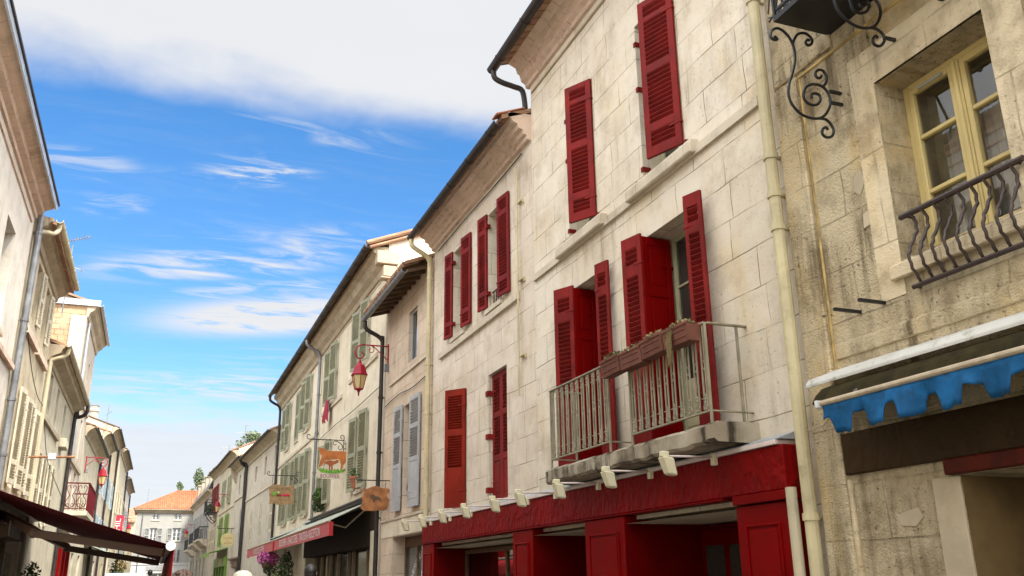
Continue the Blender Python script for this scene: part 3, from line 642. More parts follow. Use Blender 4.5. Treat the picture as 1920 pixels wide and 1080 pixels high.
BR2 = [[(0.573, 5.902), (0.581, 5.85), (0.561, 5.768), (0.505, 5.708), (0.433, 5.663), (0.342, 5.65), (0.245, 5.673), (0.175, 5.724), (0.123, 5.812), (0.114, 5.89), (0.136, 5.948), (0.176, 5.989)], [(0.42, 5.903), (0.415, 5.854), (0.397, 5.802), (0.333, 5.786), (0.259, 5.823), (0.221, 5.889), (0.241, 5.928), (0.284, 5.918), (0.323, 5.883), (0.315, 5.853), (0.277, 5.875)], [(0.245, 5.673), (0.177, 5.671), (0.124, 5.63), (0.124, 5.574), (0.177, 5.519), (0.231, 5.519), (0.244, 5.559), (0.209, 5.604), (0.185, 5.591)]]
def smooth_pts(pts, n=4):
    out = []
    for i in range(len(pts) - 1):
        p0, p1, p2, p3 = pts[max(i - 1, 0)], pts[i], pts[i + 1], pts[min(i + 2, len(pts) - 1)]
        for k in range(n):
            t = k / n; out.append(tuple(.5 * (2 * p1[j] + (p2[j] - p0[j]) * t + (2 * p0[j] - 5 * p1[j] + 4 * p2[j] - p3[j]) * t * t + (3 * p1[j] - p0[j] - 3 * p2[j] + p3[j]) * t ** 3) for j in range(len(p1))))
    return out + [pts[-1]]
for s0, lines, stubs in ((5.38, BR, (5.49, 5.38)), (4.71, BR2, (5.61,)), (4.07, BR2, (5.61,))):
    k = MB(FR)
    for ln in lines: k.tube([(s0, z, d) for d, z in smooth_pts(ln)], .0125, 7)
    for zz in stubs: k.box(s0 - .012, s0 + .012, zz - .012, zz + .012, -.02, .125)
    k.build('scroll_bracket', M['iron'], R0, smooth=False)
st = MB(FR); st.box(5.49, 5.515, 3.53, 3.555, -.02, .27); st.box(5.22, 5.245, 3.53, 3.555, -.02, .26); st.build_each('iron_stub', M['iron'], R0)

# ---- blue awning of that house
AW = thing('awning', 'blue canvas awning with a scalloped edge under a mossy white metal hood', 'awning', FR(3, 2.7, 0))
def curve(n, f): return [f(i / n) for i in range(n + 1)]
k = MB(FR); k.extr([(.005, 3.14), (.30, 3.03), (.335, 2.985), (.335, 2.955), (.30, 2.985), (.005, 3.06)], -.5, 5.88); k.build('hood', M['casemetal'], AW, bevel=.006)
k = MB(FR); k.extr([(.25, 2.95), (.33, 2.92), (.40, 2.86), (.445, 2.795), (.42, 2.78), (.36, 2.80), (.26, 2.86), (.2, 2.9)], -.5, 5.70); k.build('rolled_canvas', M['olive'], AW, bevel=.01)
k = MB(FR); k.tube([(-.5, 2.775, .455), (5.56, 2.775, .455)], .024, 10); k.build('front_bar', M['beige'], AW)
k = MB(FR); k.box(5.57, 5.60, 2.74, 2.80, .40, .50); k.build('end_cap', M['frame_w'], AW, bevel=.006)
k = MB(FR); n0 = -.5; rows = 5; cols = 330; P = []
def hem(s):                                             # tabs parted by rounded notches
    t = ((5.37 - s + 3.5) % .35) / .35
    nn = abs(t - .5)
    w = max(0, min(1, (.25 - nn) / .10)); w = w * w * (3 - 2 * w)
    return 2.53 + .118 * w + .007 * sin(s * 21) + .005 * sin(s * 47)
for i in range(cols + 1):
    s = n0 + (5.55 - n0) * i / cols; hz = hem(s)
    for r in range(rows + 1):
        t = r / rows; P.append((s, 2.755 + (hz - 2.755) * t, .462 + .028 * t * sin(s * 9.2 + 1.5 * sin(s * 3)) + .02 * t * t * sin(s * 23)))
k.faces(P, [(i * (rows + 1) + r, (i + 1) * (rows + 1) + r, (i + 1) * (rows + 1) + r + 1, i * (rows + 1) + r + 1) for i in range(cols) for r in range(rows)])
v_ = k.build('valance', M['blue'], AW, smooth=True); md = v_.modifiers.new('thick', 'SOLIDIFY'); md.thickness = .004
k = MB(FR)
for s0 in (1.0, 5.3): k.tube([(s0, 2.95, .03), (s0 - .1, 2.80, .44)], .02, 8)
k.build_each('folding_arm', M['zinc'], AW)
# cable of that front
k = MB(FR); k.tube(smooth_pts([(6.17, 2.67, .13), (6.02, 2.70, .07), (5.9, 2.76, .07), (5.6, 2.70, .06), (5.2, 2.63, .06), (4.8, 2.66, .06)]), .005, 5); tag(k.build('cable', M['beige']), 'thin beige cable strung across the yellow stone behind the blue awning', 'cable')

# ---- tall white stone house, red shutters
hA1 = (10.07, 10.98, 6.16, 8.33); hA2 = (7.84, 8.80, 6.16, 8.35)
hD1 = (9.98, 10.86, 2.98, 5.40); hD2 = (7.78, 8.83, 2.98, 5.42)
shop_holes = [(7.2, 9.47, -.2, 2.15, 1.1), (10.46, 12.22, -.2, 2.15, 1.1)]
A = house('tall white limestone house with red shutters, two balcony windows and a dark gutter', FR, 6.24, 12.32, 9.96, [hA1 + (.3,), hA2 + (.3,), hD1 + (.4,), hD2 + (.4,)] + shop_holes, M['A'], rise=1.5, over=.58, dep=8, gx=(.0, .12))
cornice(A, FR, 6.24, 12.42, [(-.02, 9.44), (.05, 9.45), (.06, 9.52), (.13, 9.56), (.16, 9.68), (.20, 9.70), (.23, 9.80), (.36, 9.86), (.40, 9.90), (.40, 9.98), (-.02, 9.99)], M['corn'])
gutter(A, FR, 6.24, 12.60, .60, 9.80, M['zinc_d'], .085)
course(A, FR, 6.3, 12.25, 9.27, 9.31, .03, M['corn2'], 'groove_moulding')
course(A, FR, 6.45, 12.28, 5.945, 6.06, .045, M['trim'])
drainpipe(A, FR, smooth_pts([(12.5, 9.74, .60), (12.5, 9.60, .58), (12.48, 9.52, .45), (12.46, 9.47, .25), (12.44, 9.40, .10), (12.40, 9.05, .07), (12.40, 8.95, .07)]), .048, M['zinc_d'])
for (h, e, z) in ((hA1, (10.47, .235), .0), (hA2, (8.34, .20), 0)):
    w_ = window(A, FR, h, .26, 'frame_o', 'glass', 2)
    s_ = MB(FR); s_.extr([(-.3, h[2] + .004), (-.3, h[2] - .12), (.09, h[2] - .20), (.115, h[2] - .19), (.115, h[2] - .07), (.10, h[2] - .03)], h[0] - .26, h[1] + .30); s_.build('sill', M['trim'], w_, bevel=.012)
    shutter(w_, FR, (h[0] + .005, .02), e, h[2] + .04, h[3] - .02, M['red'], SEC_A, th=.04, st=.085)
    hk = MB(FR); hk.box(h[0] - .11, h[0] - .07, h[2] + .02, h[2] + .035, -.02, .06); hk.box(h[1] + .11, h[1] + .125, h[2] - .01, h[2] + .03, -.02, .04)
    for zz in (.06, .62, .95): hk.box(h[1] - .02, h[1] + .03, h[2] + zz * 2, h[2] + zz * 2 + .06, -.1, .015)
    hk.build_each('shutter_hook', M['red'], w_)
def bay(h, pan1l, pan2l, pan2r, mats):
    w_ = window(A, FR, h, .33, 'frame_o', 'glass', 3, solid=.26, fw_=.06)
    z0, z1 = h[2] - .06, h[3] - .02
    shutter(w_, FR, (h[1] - .03, -.30), pan1l, z0, z1 - .0, M['shop'], ((.05, .40, 'p'), (.44, .70, 'p'), (.74, .96, 'p')), th=.035)
    shutter(w_, FR, pan1l, pan2l, z0, z1 + .04, M['red'], ((.05, .30, 'p'), (.36, .80, 'l'), (.86, .94, 'l')), th=.036, st=.075)
    shutter(w_, FR, (h[0] + .03, -.28), pan2r[0], z0, z1, M['shop'], ((.05, .40, 'p'), (.44, .70, 'p'), (.74, .96, 'p')), th=.035)
    shutter(w_, FR, pan2r[0], pan2r[1], z0, z1 + .04, M['red'], ((.05, .30, 'p'), (.36, .82, 'l'), (.87, .94, 'l')), th=.036, st=.06)
bay(hD1, (10.80, .06), (11.12, .21), ((9.94, .14), (9.69, .08)), None)
bay(hD2, (8.77, .11), (9.10, .19), ((7.67, .19), (7.44, .12)), None)
# balcony: stained slab, two peeling railings
s_ = MB(FR); P = []
nn = 40
for i in range(nn + 1):
    s = 6.98 + (10.92 - 6.98) * i / nn; j = .005 * sin(s * 7.3) + .004 * sin(s * 17.1 + 1) + .003 * sin(s * 41)
    P += [(s, 2.68 + j * .5, -.02), (s, 2.68 + j, .47), (s, 2.71 + j, .50 + j), (s, 2.84 + j * .8, .50 + j * .6), (s, 2.87 + j * .6, .46), (s, 2.875, -.02)]
s_.faces(P, [tuple(range(6)), tuple(range(nn * 6 + 5, nn * 6 - 1, -1))] + [(i * 6 + k, i * 6 + (k + 1) % 6, (i + 1) * 6 + (k + 1) % 6, (i + 1) * 6 + k) for i in range(nn) for k in range(6)])
s_.build('balcony_slab', M['slab'], A, bevel=0)
def railing(s0, s1, top, bot, kind):
    r = MB(FR); D = .47
    r.box(s0, s1, top - .012, top + .008, D - .022, D + .022); r.box(s0, s1, bot - .009, bot + .009, D - .014, D + .014)
    for s in (s0, s1): r.box(s - .012, s + .012, 2.86, top, D - .012, D + .012)
    sides = (s0, s1) if kind else (s0,)
    for s in sides:
        r.box(s - .02, s + .02, top - .012, top + .008, 0, D - .022); r.box(s - .012, s + .012, bot - .008, bot + .008, 0, D - .014)
        r.box(s - .012, s + .012, 2.86, top - .012, .10, .125)
    ro = r.build('balcony_railing', M['railing'], A, bevel=.003)
    n = round((s1 - s0) / .145)
    for i in range(n):
        a = s0 + (s1 - s0) * (i + .5) / n; b = MB(FR); q = .026
        b.tube([(a - q, bot, D), (a - q, top, D)], .010, 6); b.tube([(a + q, bot, D), (a + q, top, D)], .010, 6)
        zm = (top + bot) / 2 + .02; b.tube([(a + .026 * cos(t * pi / 5), zm + .042 * sin(t * pi / 5), D) for t in range(11)], .009, 5, cap=False)
        for sg in (-1, 1):
            b.tube([(a + sg * (.018 + .02 * cos(t * .75)), bot + .045 + .024 * sin(t * .75), D + .006) for t in range(9)], .007, 5)
            if kind: b.tube([(a + sg * (.014 + .02 * cos(t * .75)), top - .05 - .026 * sin(t * .75), D + .006) for t in range(9)], .007, 5)
        b.lathe((a, D + .004), [(.004, bot + .06), (.016, bot + .085), (.008, bot + .10), (.015, bot + .118), (.007, bot + .135), (.011, bot + .15), (.003, bot + .178)], 6)
        if kind: b.lathe((a, D + .004), [(.003, top - .17), (.011, top - .145), (.006, top - .13), (.014, top - .11), (.005, top - .09)], 6)
        b.tube([(a + q, bot + .13, D), (a + .07, bot + .13, D)], .006, 5); 
        if kind: b.tube([(a + q, top - .13, D), (a + .07, top - .13, D)], .006, 5)
        b.build('baluster', M['railing'], ro)
railing(9.10, 10.76, 3.88, 2.98, 1)
railing(7.05, 8.58, 3.83, 2.98, 0)
# planters hooked on the near railing
for i in range(4):
    s0 = 7.10 + i * .465; zb = 3.66 - .0 * i
    pl = thing('planter', ('terracotta window box nearest the corner post, with straw trailing over its rim', 'second terracotta window box from the corner post, thick dry moss along its rim', 'third terracotta window box from the corner post, low dry moss', 'last terracotta window box, hooked where the two balcony railings meet, greener moss')[i], 'flower box', FR(s0 + .22, zb, .56), 'terracotta window boxes on the balcony railing')
    k = MB(FR); a0, a1 = s0 + .006, s0 + .452
    k.extr([(.50, zb), (.62, zb), (.645, zb + .155), (.655, zb + .16), (.655, zb + .19), (.635, zb + .19), (.625, zb + .165), (.515, zb + .165), (.505, zb + .19), (.485, zb + .19), (.485, zb + .16), (.49, zb + .155)], a0, a1)
    k.box(a0 + .05, a1 - .05, zb + .05, zb + .06, .62, .636); k.box(a0 + .05, a1 - .05, zb + .115, zb + .125, .63, .646)
    k.build('box', M['terra'], pl, bevel=.005)
    k = MB(FR); k.leaves(((a0 + a1) / 2, zb + .185, .57), (.225, .06, .09), 420, .026, 0)
    if i == 0:
        for q in range(70): s = s0 + .30 + random.uniform(-.04, .04); z = zb + .2; k.tube([(s, z, .63), (s + random.uniform(-.02, .02), z - random.uniform(.05, .16), .665), (s + random.uniform(-.03, .03), z - random.uniform(.16, .42), .66)], .0018, 3)
    for q in range(14): s = random.uniform(a0, a1); k.tube([(s, zb + .17, .57), (s + random.uniform(-.04, .04), zb + random.uniform(.21, .27), .57)], .0025, 3)
    k.build('dry_moss', M['mossg' if i == 3 else 'moss'], pl); pl.rotation_euler = (0, (.03, -.02, .05, -.03)[i], (.03, -.035, .025, -.05)[i]); pl.location.z += (.0, .012, -.008, .006)[i]
# thick straw-coloured drainpipe between the two houses
drainpipe(A, FR, [(6.25, 9.70, .12), (6.25, -.1, .12)], .058, M['pipe'], [(6.25, z, .12) for z in (7.0, 5.27, 4.88, 4.55, 1.97)])
drainpipe(A, FR, [(6.37, 2.22, .20), (6.37, 0, .20)], .047, M['pipew'])

# ---- lower white stone house, red shutters
hU1 = (15.85, 16.58, 6.12, 7.93); hU2 = (13.80, 14.48, 6.12, 7.93); hF1 = (15.70, 16.55, 2.78, 4.93); hF2 = (13.60, 14.50, 2.76, 4.92)
B = house('white limestone house with open red shutters upstairs and a straw coloured drainpipe', FR, 12.32, 17.98, 8.92, [hU1 + (.3,), hU2 + (.3,), hF1 + (.3,), hF2 + (.24,), (12.95, 17.2, -.2, 2.15, .4)], M['B'], rise=1.6, over=.52, dep=8, gx=(-.02, .05))
cornice(B, FR, 12.34, 18.0, [(-.02, 8.44), (.07, 8.46), (.08, 8.53), (.13, 8.55), (.15, 8.62), (.22, 8.64), (.24, 8.71), (.32, 8.74), (.35, 8.80), (.40, 8.82), (.40, 8.90), (-.02, 8.92)], M['corn'])
gutter(B, FR, 12.42, 18.05, .55, 8.74, M['zinc_d'], .08)
k = MB(FR); k.extr([(.62, 8.80), (.1, 9.02), (.1, 9.05), (.62, 8.84)], 12.335, 12.55); k.build('roof_tile', M['terra2'], B, bevel=.01)
course(B, FR, 12.6, 17.4, 8.46, 8.50, .02, M['corn2'], 'groove_moulding'); course(B, FR, 12.95, 17.4, 5.86, 5.99, .06, M['trim'])
drainpipe(B, FR, smooth_pts([(17.95, 8.66, .55), (17.95, 8.52, .53), (17.96, 8.42, .38), (17.98, 8.33, .20), (18.0, 8.22, .12), (18.02, 8.0, .10), (18.02, 5, .10), (18.02, 2.75, .10)]), .052, M['pipe'], [(18.02, z, .10) for z in (7.82, 5.9, 4.85, 3.2)])
for h in (hU1, hU2):
    w_ = window(B, FR, h, .26, 'frame_o', 'glass', 3, sill=.06); 
    sec = ((.04, .14, 'l'), (.19, .80, 'l'), (.85, .96, 'l'))
    shutter(w_, FR, (h[1] + .005, .02), (h[1] + .35, .075), h[2] + .03, h[3] + .03, M['red'], sec)
    shutter(w_, FR, (h[0] - .04, .085), (h[0] - .46, .03), h[2] + .0, h[3] + .02, M['red'], sec)
    hk = MB(FR)
    for z in (.25, 1.55): hk.box(h[1] - .06, h[1] + .02, h[2] + z, h[2] + z + .07, -.03, .05)
    hk.build_each('shutter_hook', M['red'], w_)
for h, s0 in ((hU2, 13.87),):
    k = MB(FR)
    for q in range(5): k.tube([(s0 + .0 + q * .12, 6.15, -.06), (s0 + q * .12, 6.42, -.06)], .012, 5)
    k.tube([(s0 - .02, 6.42, -.06), (s0 + .55, 6.42, -.06)], .014, 6); k.build('window_guard', M['ironb'], B)
w_ = window(B, FR, hF1, .26, 'frame_o', 'glass', 3)
shutter(w_, FR, (hF1[0] + .005, .02), (16.06, .30), hF1[2] - .02, hF1[3], M['red_lit'], ((.03, .335, 's'), (.335, .60, 'l'), (.655, .945, 'l')), th=.045, st=.07, pitch=.046)
w_ = window(B, FR, hF2, .22, 'frame_o', 'glass', 3)
shutter(w_, FR, (hF2[0] + .01, -.09), (14.05, -.09), hF2[2] + .01, hF2[3] - .01, M['red'], ((.03, .30, 'p'), (.35, .65, 'l'), (.69, .96, 'l')), th=.045, pitch=.058)
shutter(w_, FR, (hF2[1] - .01, -.09), (14.055, -.09), hF2[2] + .01, hF2[3] - .01, M['red'], ((.03, .30, 'p'), (.35, .65, 'l'), (.69, .96, 'l')), th=.045, pitch=.058)
hk = MB(FR)
for z in (2.9, 3.8, 4.55): hk.box(14.47, 14.58, z, z + .09, -.12, .03)
hk.build_each('shutter_hook', M['red'], w_)
k = MB(FR); k.tube([(12.9, 4.25, .06), (12.88, 8.2, .06)], .016, 7)
for z in (7.52, 6.15, 4.88): k.box(12.72, 12.90, z - .012, z + .012, -.01, .06); k.box(12.70, 12.73, z - .05, z + .02, -.01, .03)
k.build('iron_pole', M['pipe'], B)

# ---- the red shopfront under both houses
SH = thing('shopfront', 'glossy red shopfront with a trowelled red fascia under the two white houses', 'shopfront', FR(12, 0, .2))
k = MB(FR); k.box(6.44, 17.96, 2.215, 2.60, -.01, .19); k.build('fascia', M['shoph'], SH, bevel=.01)
k = MB(FR); k.box(6.44, 7.23, 2.13, 2.213, -.01, .205); k.box(7.40, 17.96, 2.195, 2.213, -.01, .195); k.build('fascia_moulding', M['shop'], SH, bevel=.006)
k = MB(FR); k.box(6.50, 17.96, 2.603, 2.645, -.01, .215); k.build('fascia_strip', M['strip'], SH, bevel=.004)
k = MB(FR); k.extr([(-.01, 2.73), (.20, 2.655), (.20, 2.648), (-.01, 2.648)], 6.45, 17.95); k.build('lead_flashing', M['zinc_l'], SH)
def pier(a, b, zt=2.19, z0=.0):
    k = MB(FR); k.box(a, b, z0, zt, -.3, .17); w = b - a; m_ = min(.13, w * .2)
    o = k.build('pier', M['shop'], SH, bevel=.008)
    p = MB(FR); pr = .16
    for (x0, x1, y0, y1) in ((a + m_, a + m_ + .025, z0 + .3, zt - .17), (b - m_ - .025, b - m_, z0 + .3, zt - .17), (a + m_ + .025, b - m_ - .025, zt - .195, zt - .17), (a + m_ + .025, b - m_ - .025, z0 + .3, z0 + .325)): p.box(x0, x1, y0, y1, .16, .188)
    p.box(a + m_ + .05, b - m_ - .05, z0 + .35, zt - .22, .16, .182); p.build('raised_panel', M['shop'], o, bevel=.008)
for a, b in ((6.46, 7.23), (9.44, 10.48), (12.2, 12.98), (17.17, 17.95)): pier(a, b, 2.12 if a < 7 else 2.19)
k = MB(FR)
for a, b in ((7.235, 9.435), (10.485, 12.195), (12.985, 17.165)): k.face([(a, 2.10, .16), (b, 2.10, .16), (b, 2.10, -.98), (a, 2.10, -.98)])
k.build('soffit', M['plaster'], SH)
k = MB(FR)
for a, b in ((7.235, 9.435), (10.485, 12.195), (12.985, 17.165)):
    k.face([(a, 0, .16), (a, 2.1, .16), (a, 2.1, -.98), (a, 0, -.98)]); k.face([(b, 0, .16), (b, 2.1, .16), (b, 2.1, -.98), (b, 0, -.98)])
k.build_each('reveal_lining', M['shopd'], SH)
# recessed doors with small panes
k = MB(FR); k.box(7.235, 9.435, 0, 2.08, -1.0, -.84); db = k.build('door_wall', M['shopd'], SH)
for a, b in ((7.3, 8.28), (8.34, 9.38)):
    k = MB(FR); k.box(a, b, .05, 2.03, -.84, -.80); k.box(a + .1, b - .1, .2, 1.0, -.80, -.785); do = k.build('door', M['shopd'], SH, bevel=.008)
    k = MB(FR); n = 2
    for q in range(n):
        x0 = a + .1 + q * (b - a - .1) / n; k.face([(x0, 1.35, -.797), (x0 + (b - a - .3) / n, 1.35, -.797), (x0 + (b - a - .3) / n, 1.85, -.797), (x0, 1.85, -.797)])
    k.build('pane', M['glass'], do)
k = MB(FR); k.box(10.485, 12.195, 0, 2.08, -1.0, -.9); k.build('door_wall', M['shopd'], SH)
k = MB(FR); k.box(10.9, 11.8, .05, 2.0, -.9, -.86); do = k.build('door', M['shopd'], SH, bevel=.008)
k = MB(FR); k.face([(11.02, .9, -.857), (11.68, .9, -.857), (11.68, 1.85, -.857), (11.02, 1.85, -.857)]); k.build('pane', M['glass'], do)
# display window with a red dress behind the glass
k = MB(FR); z0, z1 = .5, 2.06
for a, b in ((12.985, 13.05), (14.9, 14.97), (17.1, 17.165)): k.box(a, b, z0, z1, -.52, -.46)
k.box(13.05, 14.9, 1.99, z1, -.52, -.46); k.box(14.97, 17.1, 1.99, z1, -.52, -.46); k.box(12.985, 17.165, .0, z0, -.56, -.44); dw = k.build('display_window', M['brown'], SH, bevel=.006)
k = MB(FR); k.face([(12.985, z0, -.49), (17.165, z0, -.49), (17.165, z1, -.49), (12.985, z1, -.49)]); k.build('pane', M['clear'], dw)
k = MB(FR); k.face([(12.985, 0, -1.9), (17.165, 0, -1.9), (17.165, 2.4, -1.9), (12.985, 2.4, -1.9)]); k.face([(12.985, 0, -.6), (12.985, 2.4, -.6), (12.985, 2.4, -1.9), (12.985, 0, -1.9)]); k.face([(17.165, 0, -.6), (17.165, 2.4, -.6), (17.165, 2.4, -1.9), (17.165, 0, -1.9)]); k.face([(12.985, 2.3, -.56), (17.165, 2.3, -.56), (17.165, 2.3, -1.9), (12.985, 2.3, -1.9)]); k.face([(12.985, .5, -.56), (17.165, .5, -.56), (17.165, .5, -1.9), (12.985, .5, -1.9)]); k.face([(12.985, 2.05, -.56), (17.165, 2.05, -.56), (17.165, 2.4, -.56), (12.985, 2.4, -.56)])
k.build('display_room', M['plaster_d'], SH)
DR = thing('dress', 'dark red dress on a hanger behind the shop window', 'dress', FR(14.2, .6, -.8))
k = MB(FR); k.prism([(14.02, 1.80), (13.80, 1.66), (13.72, 1.30), (13.84, 1.28), (13.92, 1.45), (13.93, 1.1), (13.78, .56), (14.62, .56), (14.45, 1.1), (14.46, 1.45), (14.54, 1.28), (14.66, 1.30), (14.58, 1.66), (14.36, 1.80), (14.28, 1.74), (14.10, 1.74)], -.88, -.76); k.build('gown', M['reddress'], DR, bevel=.03)
k = MB(FR); k.tube([(13.9, 1.76, -.82), (14.19, 1.88, -.82), (14.48, 1.76, -.82)], .012, 6); k.tube([(14.19, 1.88, -.82), (14.19, 1.98, -.82), (14.22, 2.02, -.82), (14.25, 2.29, -.82)], .007, 5); k.build('hanger', M['iron'], DR)
# floodlights reaching out over the fascia
fl0 = None; FLY = (7.46, 8.70, 9.97, 11.26, 12.27, 13.54, 14.82, 16.0)
FLL = ('nearest the thick corner drainpipe', 'second from the corner drainpipe', 'third from the corner drainpipe', 'fourth from the corner drainpipe', 'below the closed double shutters', 'left of the closed double shutters', 'below the large ajar shutter', 'last but one from the haberdashery')
for i, y in enumerate(FLY):
    lb = 'ivory floodlight over the red fascia, ' + FLL[i]
    if fl0 is None:
        fl0 = thing('floodlight', lb, 'floodlight', (5.0, y, 2.6), 'ivory floodlights along the red fascia')
        FF = lambda s, z, d: (5.0 - d, FLY[0] + s, 2.6 + z)
        k = MB(FF); k.box(-.03, .03, -.07, .045, -.02, .035); k.build('wall_bracket', M['ivory'], fl0, bevel=.004)
        k = MB(FF); k.tube([(0, .01, .03), (0, .0, .56)], .011, 8); k.build('arm', M['strip'], fl0, smooth=True)
        k = MB(FF); k.box(-.034, .034, -.012, .045, .52, .60); k.build('joint', M['ivory'], fl0, bevel=.010)
        k = MB(FF); k.hexa([(-.070, -.02, .49), (.070, -.02, .49), (.070, -.005, .60), (-.070, -.005, .60), (-.055, -.185, .45), (.055, -.185, .45), (.055, -.172, .545), (-.055, -.172, .545)]); hd = k.build('head', M['ivory'], fl0, bevel=.014)
        k = MB(FF); k.face([(-.05, -.05, .478), (.05, -.05, .478), (.043, -.165, .449), (-.043, -.165, .449)]); k.build('lens', M['glass_b'], hd)
        o = fl0
    else:
        o = copy_tree(fl0); o.location = (5.0, y, 2.6); o['label'] = lb
    o.rotation_euler = (0, 0, (0, .03, -.04, .02, .05, -.03, .06, -.02)[i])
o = copy_tree(fl0); o.location = (5.0, 17.25, 2.6); o['label'] = 'ivory floodlight over the red fascia, very last, beside the haberdashery'; o.rotation_euler = (0, 0, .04)

# ---- small stone house with grey shutters, haberdashery below
hC1 = (19.36, 20.10, 6.38, 7.62); hC2 = (19.50, 20.34, 3.05, 5.42); hCs = (18.2, 21.15, -.2, 2.48)
C = house('small pinkish stone house with grey shutters and deep mossy tiled eaves', FR, 18.02, 22.38, 8.35, [hC1 + (.3,), hC2 + (.45,), hCs + (.5,)], M['C'], rise=1.6, over=.62, dep=8, gx=(-.12, -.05))
k = MB(FR)
s = 18.3
while s < 22.3: k.hexa([(s, 8.20, -.02), (s + .07, 8.20, -.02), (s + .07, 8.02, .55), (s, 8.02, .55), (s, 8.29, -.02), (s + .07, 8.29, -.02), (s + .07, 8.10, .55), (s, 8.10, .55)]); s += .42
k.build_each('rafter', M['brown'], C)
k = MB(FR); k.face([(18.2, 8.31, -.02), (22.38, 8.31, -.02), (22.38, 8.10, .58), (18.2, 8.10, .58)]); k.build('eaves_board', M['brown'], C)
k = MB(FR)
for i in range(34):
    s = 18.25 + i * .122; k.tube([(s, 8.16, .66), (s, 8.30, .30)], .058, 7)
k.build('tile_edge', M['tileold'], C)
k = MB(FR); k.leaves((20.2, 8.21, .58), (2.0, .05, .09), 420, .03, 0); k.build('moss', M['mossg'], C)
gutter(C, FR, 18.25, 22.5, .60, 8.06, M['zinc'], .075)
drainpipe(C, FR, smooth_pts([(22.42, 8.0, .58), (22.42, 7.82, .56), (22.42, 7.72, .42), (22.42, 7.62, .22), (22.42, 7.5, .12), (22.42, 7.2, .10), (22.42, 2.6, .10), (22.42, .2, .10)]), .055, M['zinc_d'], [(22.42, z, .10) for z in (6.0, 4.6, 3.0)])
course(C, FR, 18.15, 21.8, 6.16, 6.22, .04, M['trim']); course(C, FR, 18.05, 22.3, 2.86, 2.92, .035, M['trim'])
k = MB(FR); k.box(18.04, 22.3, 2.5, 2.86, -.02, .012); k.build('shop_lintel', M['D'], C)
w_ = window(C, FR, hC1, .06, 'frame_g', 'glass', 1, leaves=1, fw_=.05)
w_ = window(C, FR, hC2, .42, 'frame_w', 'glass', 3)
shutter(w_, FR, (20.36, .05), (20.95, .09), 3.03, 5.46, M['grey'], SEC_F); shutter(w_, FR, (19.44, .10), (18.80, .05), 3.03, 5.46, M['grey'], SEC_F)
k = MB(FR); k.tube([(19.5, 3.35, -.12), (20.34, 3.35, -.12)], .012); k.tube([(19.5, 3.72, -.12), (20.34, 3.72, -.12)], .012)
for q in range(7): s = 19.56 + q * .12; k.tube([(s, 3.35, -.12), (s + .05, 3.53, -.10), (s, 3.72, -.12)], .010, 5); k.tube([(s + .03 * cos(t), 3.54 + .06 * sin(t), -.11) for t in range(7)], .009, 5)
k.build('window_guard', M['iron'], C)
k = MB(FR); z1 = 2.478
k.box(18.2, 18.30, 0, z1, -.40, -.30); k.box(21.05, 21.15, 0, z1, -.40, -.30); k.box(18.3, 21.05, 2.25, z1, -.40, -.30); k.box(18.3, 21.05, 0, .4, -.40, -.30); k.box(20.05, 20.12, .4, 2.25, -.40, -.30)
sw = k.build('shop_window', M['brown'], C, bevel=.005)
k = MB(FR); k.face([(18.3, .4, -.35), (21.05, .4, -.35), (21.05, 2.25, -.35), (18.3, 2.25, -.35)]); k.build('pane', M['glass_b'], sw)
k = MB(FR); txt = 'MERCERIE DENTELLES'
for i, ch in enumerate(txt):
    if ch == ' ': continue
    ang = R_(148 - 116 * i / (len(txt) - 1)); cx, cz = 19.5 - 1.25 * cos(ang), 1.12 + .98 * sin(ang)
    ro = ang - pi / 2
    lettering(k, ch, .24, lambda x, y, cx=cx, cz=cz, ro=ro: (cx - (x * cos(ro) - y * sin(ro)) * -1 if False else cx - (-(x * cos(-ro) - y * sin(-ro))) if False else cx - (x * cos(ro) - y * sin(ro)), cz + x * sin(ro) + y * cos(ro), -.345))
k.build('lettering', M['letter'], sw)

# ---- long cream house with sage shutters
def opn(a, b, c, d): return (a, b, c, d, .22)
hd = [(25.05, 25.72, 7.50, 9.30), (29.95, 30.50, 7.30, 9.22), (35.25, 36.0, 7.22, 9.25), (37.9, 38.75, 7.18, 9.22), (40.9, 41.6, 7.2, 9.15),
      (24.85, 25.68, 3.95, 6.05), (30.35, 31.15, 3.95, 5.98), (34.7, 35.4, 3.92, 6.3), (37.35, 38.0, 3.92, 6.4), (40.4, 41.1, 3.9, 6.45)]
Dh = house('long cream rendered house with sage green shutters and a stained cornice', FR, 22.42, 43.9, 10.32, [opn(*h) for h in hd] + [(23.1, 34.0, -.2, 2.75, .9)], M['D'], rise=1.9, over=.6, dep=9, sidemat=M['B'], gx=(.06, .1))
cornice(Dh, FR, 22.45, 33.0, [(-.02, 9.48), (.06, 9.5), (.10, 9.62), (.22, 9.72), (.30, 9.90), (.42, 9.98), (.42, 10.12), (-.02, 10.15)], M['corn2'])
cornice(Dh, FR, 33.2, 43.9, [(-.02, 9.40), (.06, 9.42), (.10, 9.56), (.22, 9.66), (.30, 9.86), (.42, 9.94), (.42, 10.08), (-.02, 10.1)], M['corn2'])
k = MB(FR); k.box(22.30, 22.62, 9.62, 9.98, -.25, .34); k.box(22.34, 22.56, 9.28, 9.60, -.2, .16); k.box(22.34, 22.62, 9.22, 9.275, -.22, .22); k.build('corbel', M['corn2'], Dh, bevel=.02)
k = MB(FR); k.tube([(22.38, 10.17, .62), (22.38, 12.18, -4.4)], .075, 8); k.tube([(22.36, 10.05, .55), (22.36, 12.06, -4.4)], .05, 8); k.build('verge_tiles', M['tileold'], Dh)
gutter(Dh, FR, 22.3, 44.0, .62, 10.10, M['zinc_d'], .085)
course(Dh, FR, 22.6, 32.3, 9.18 + .22, 9.44, .02, M['trim'], 'groove_moulding'); course(Dh, FR, 32.7, 43.8, 6.60, 6.72, .05, M['trim'])
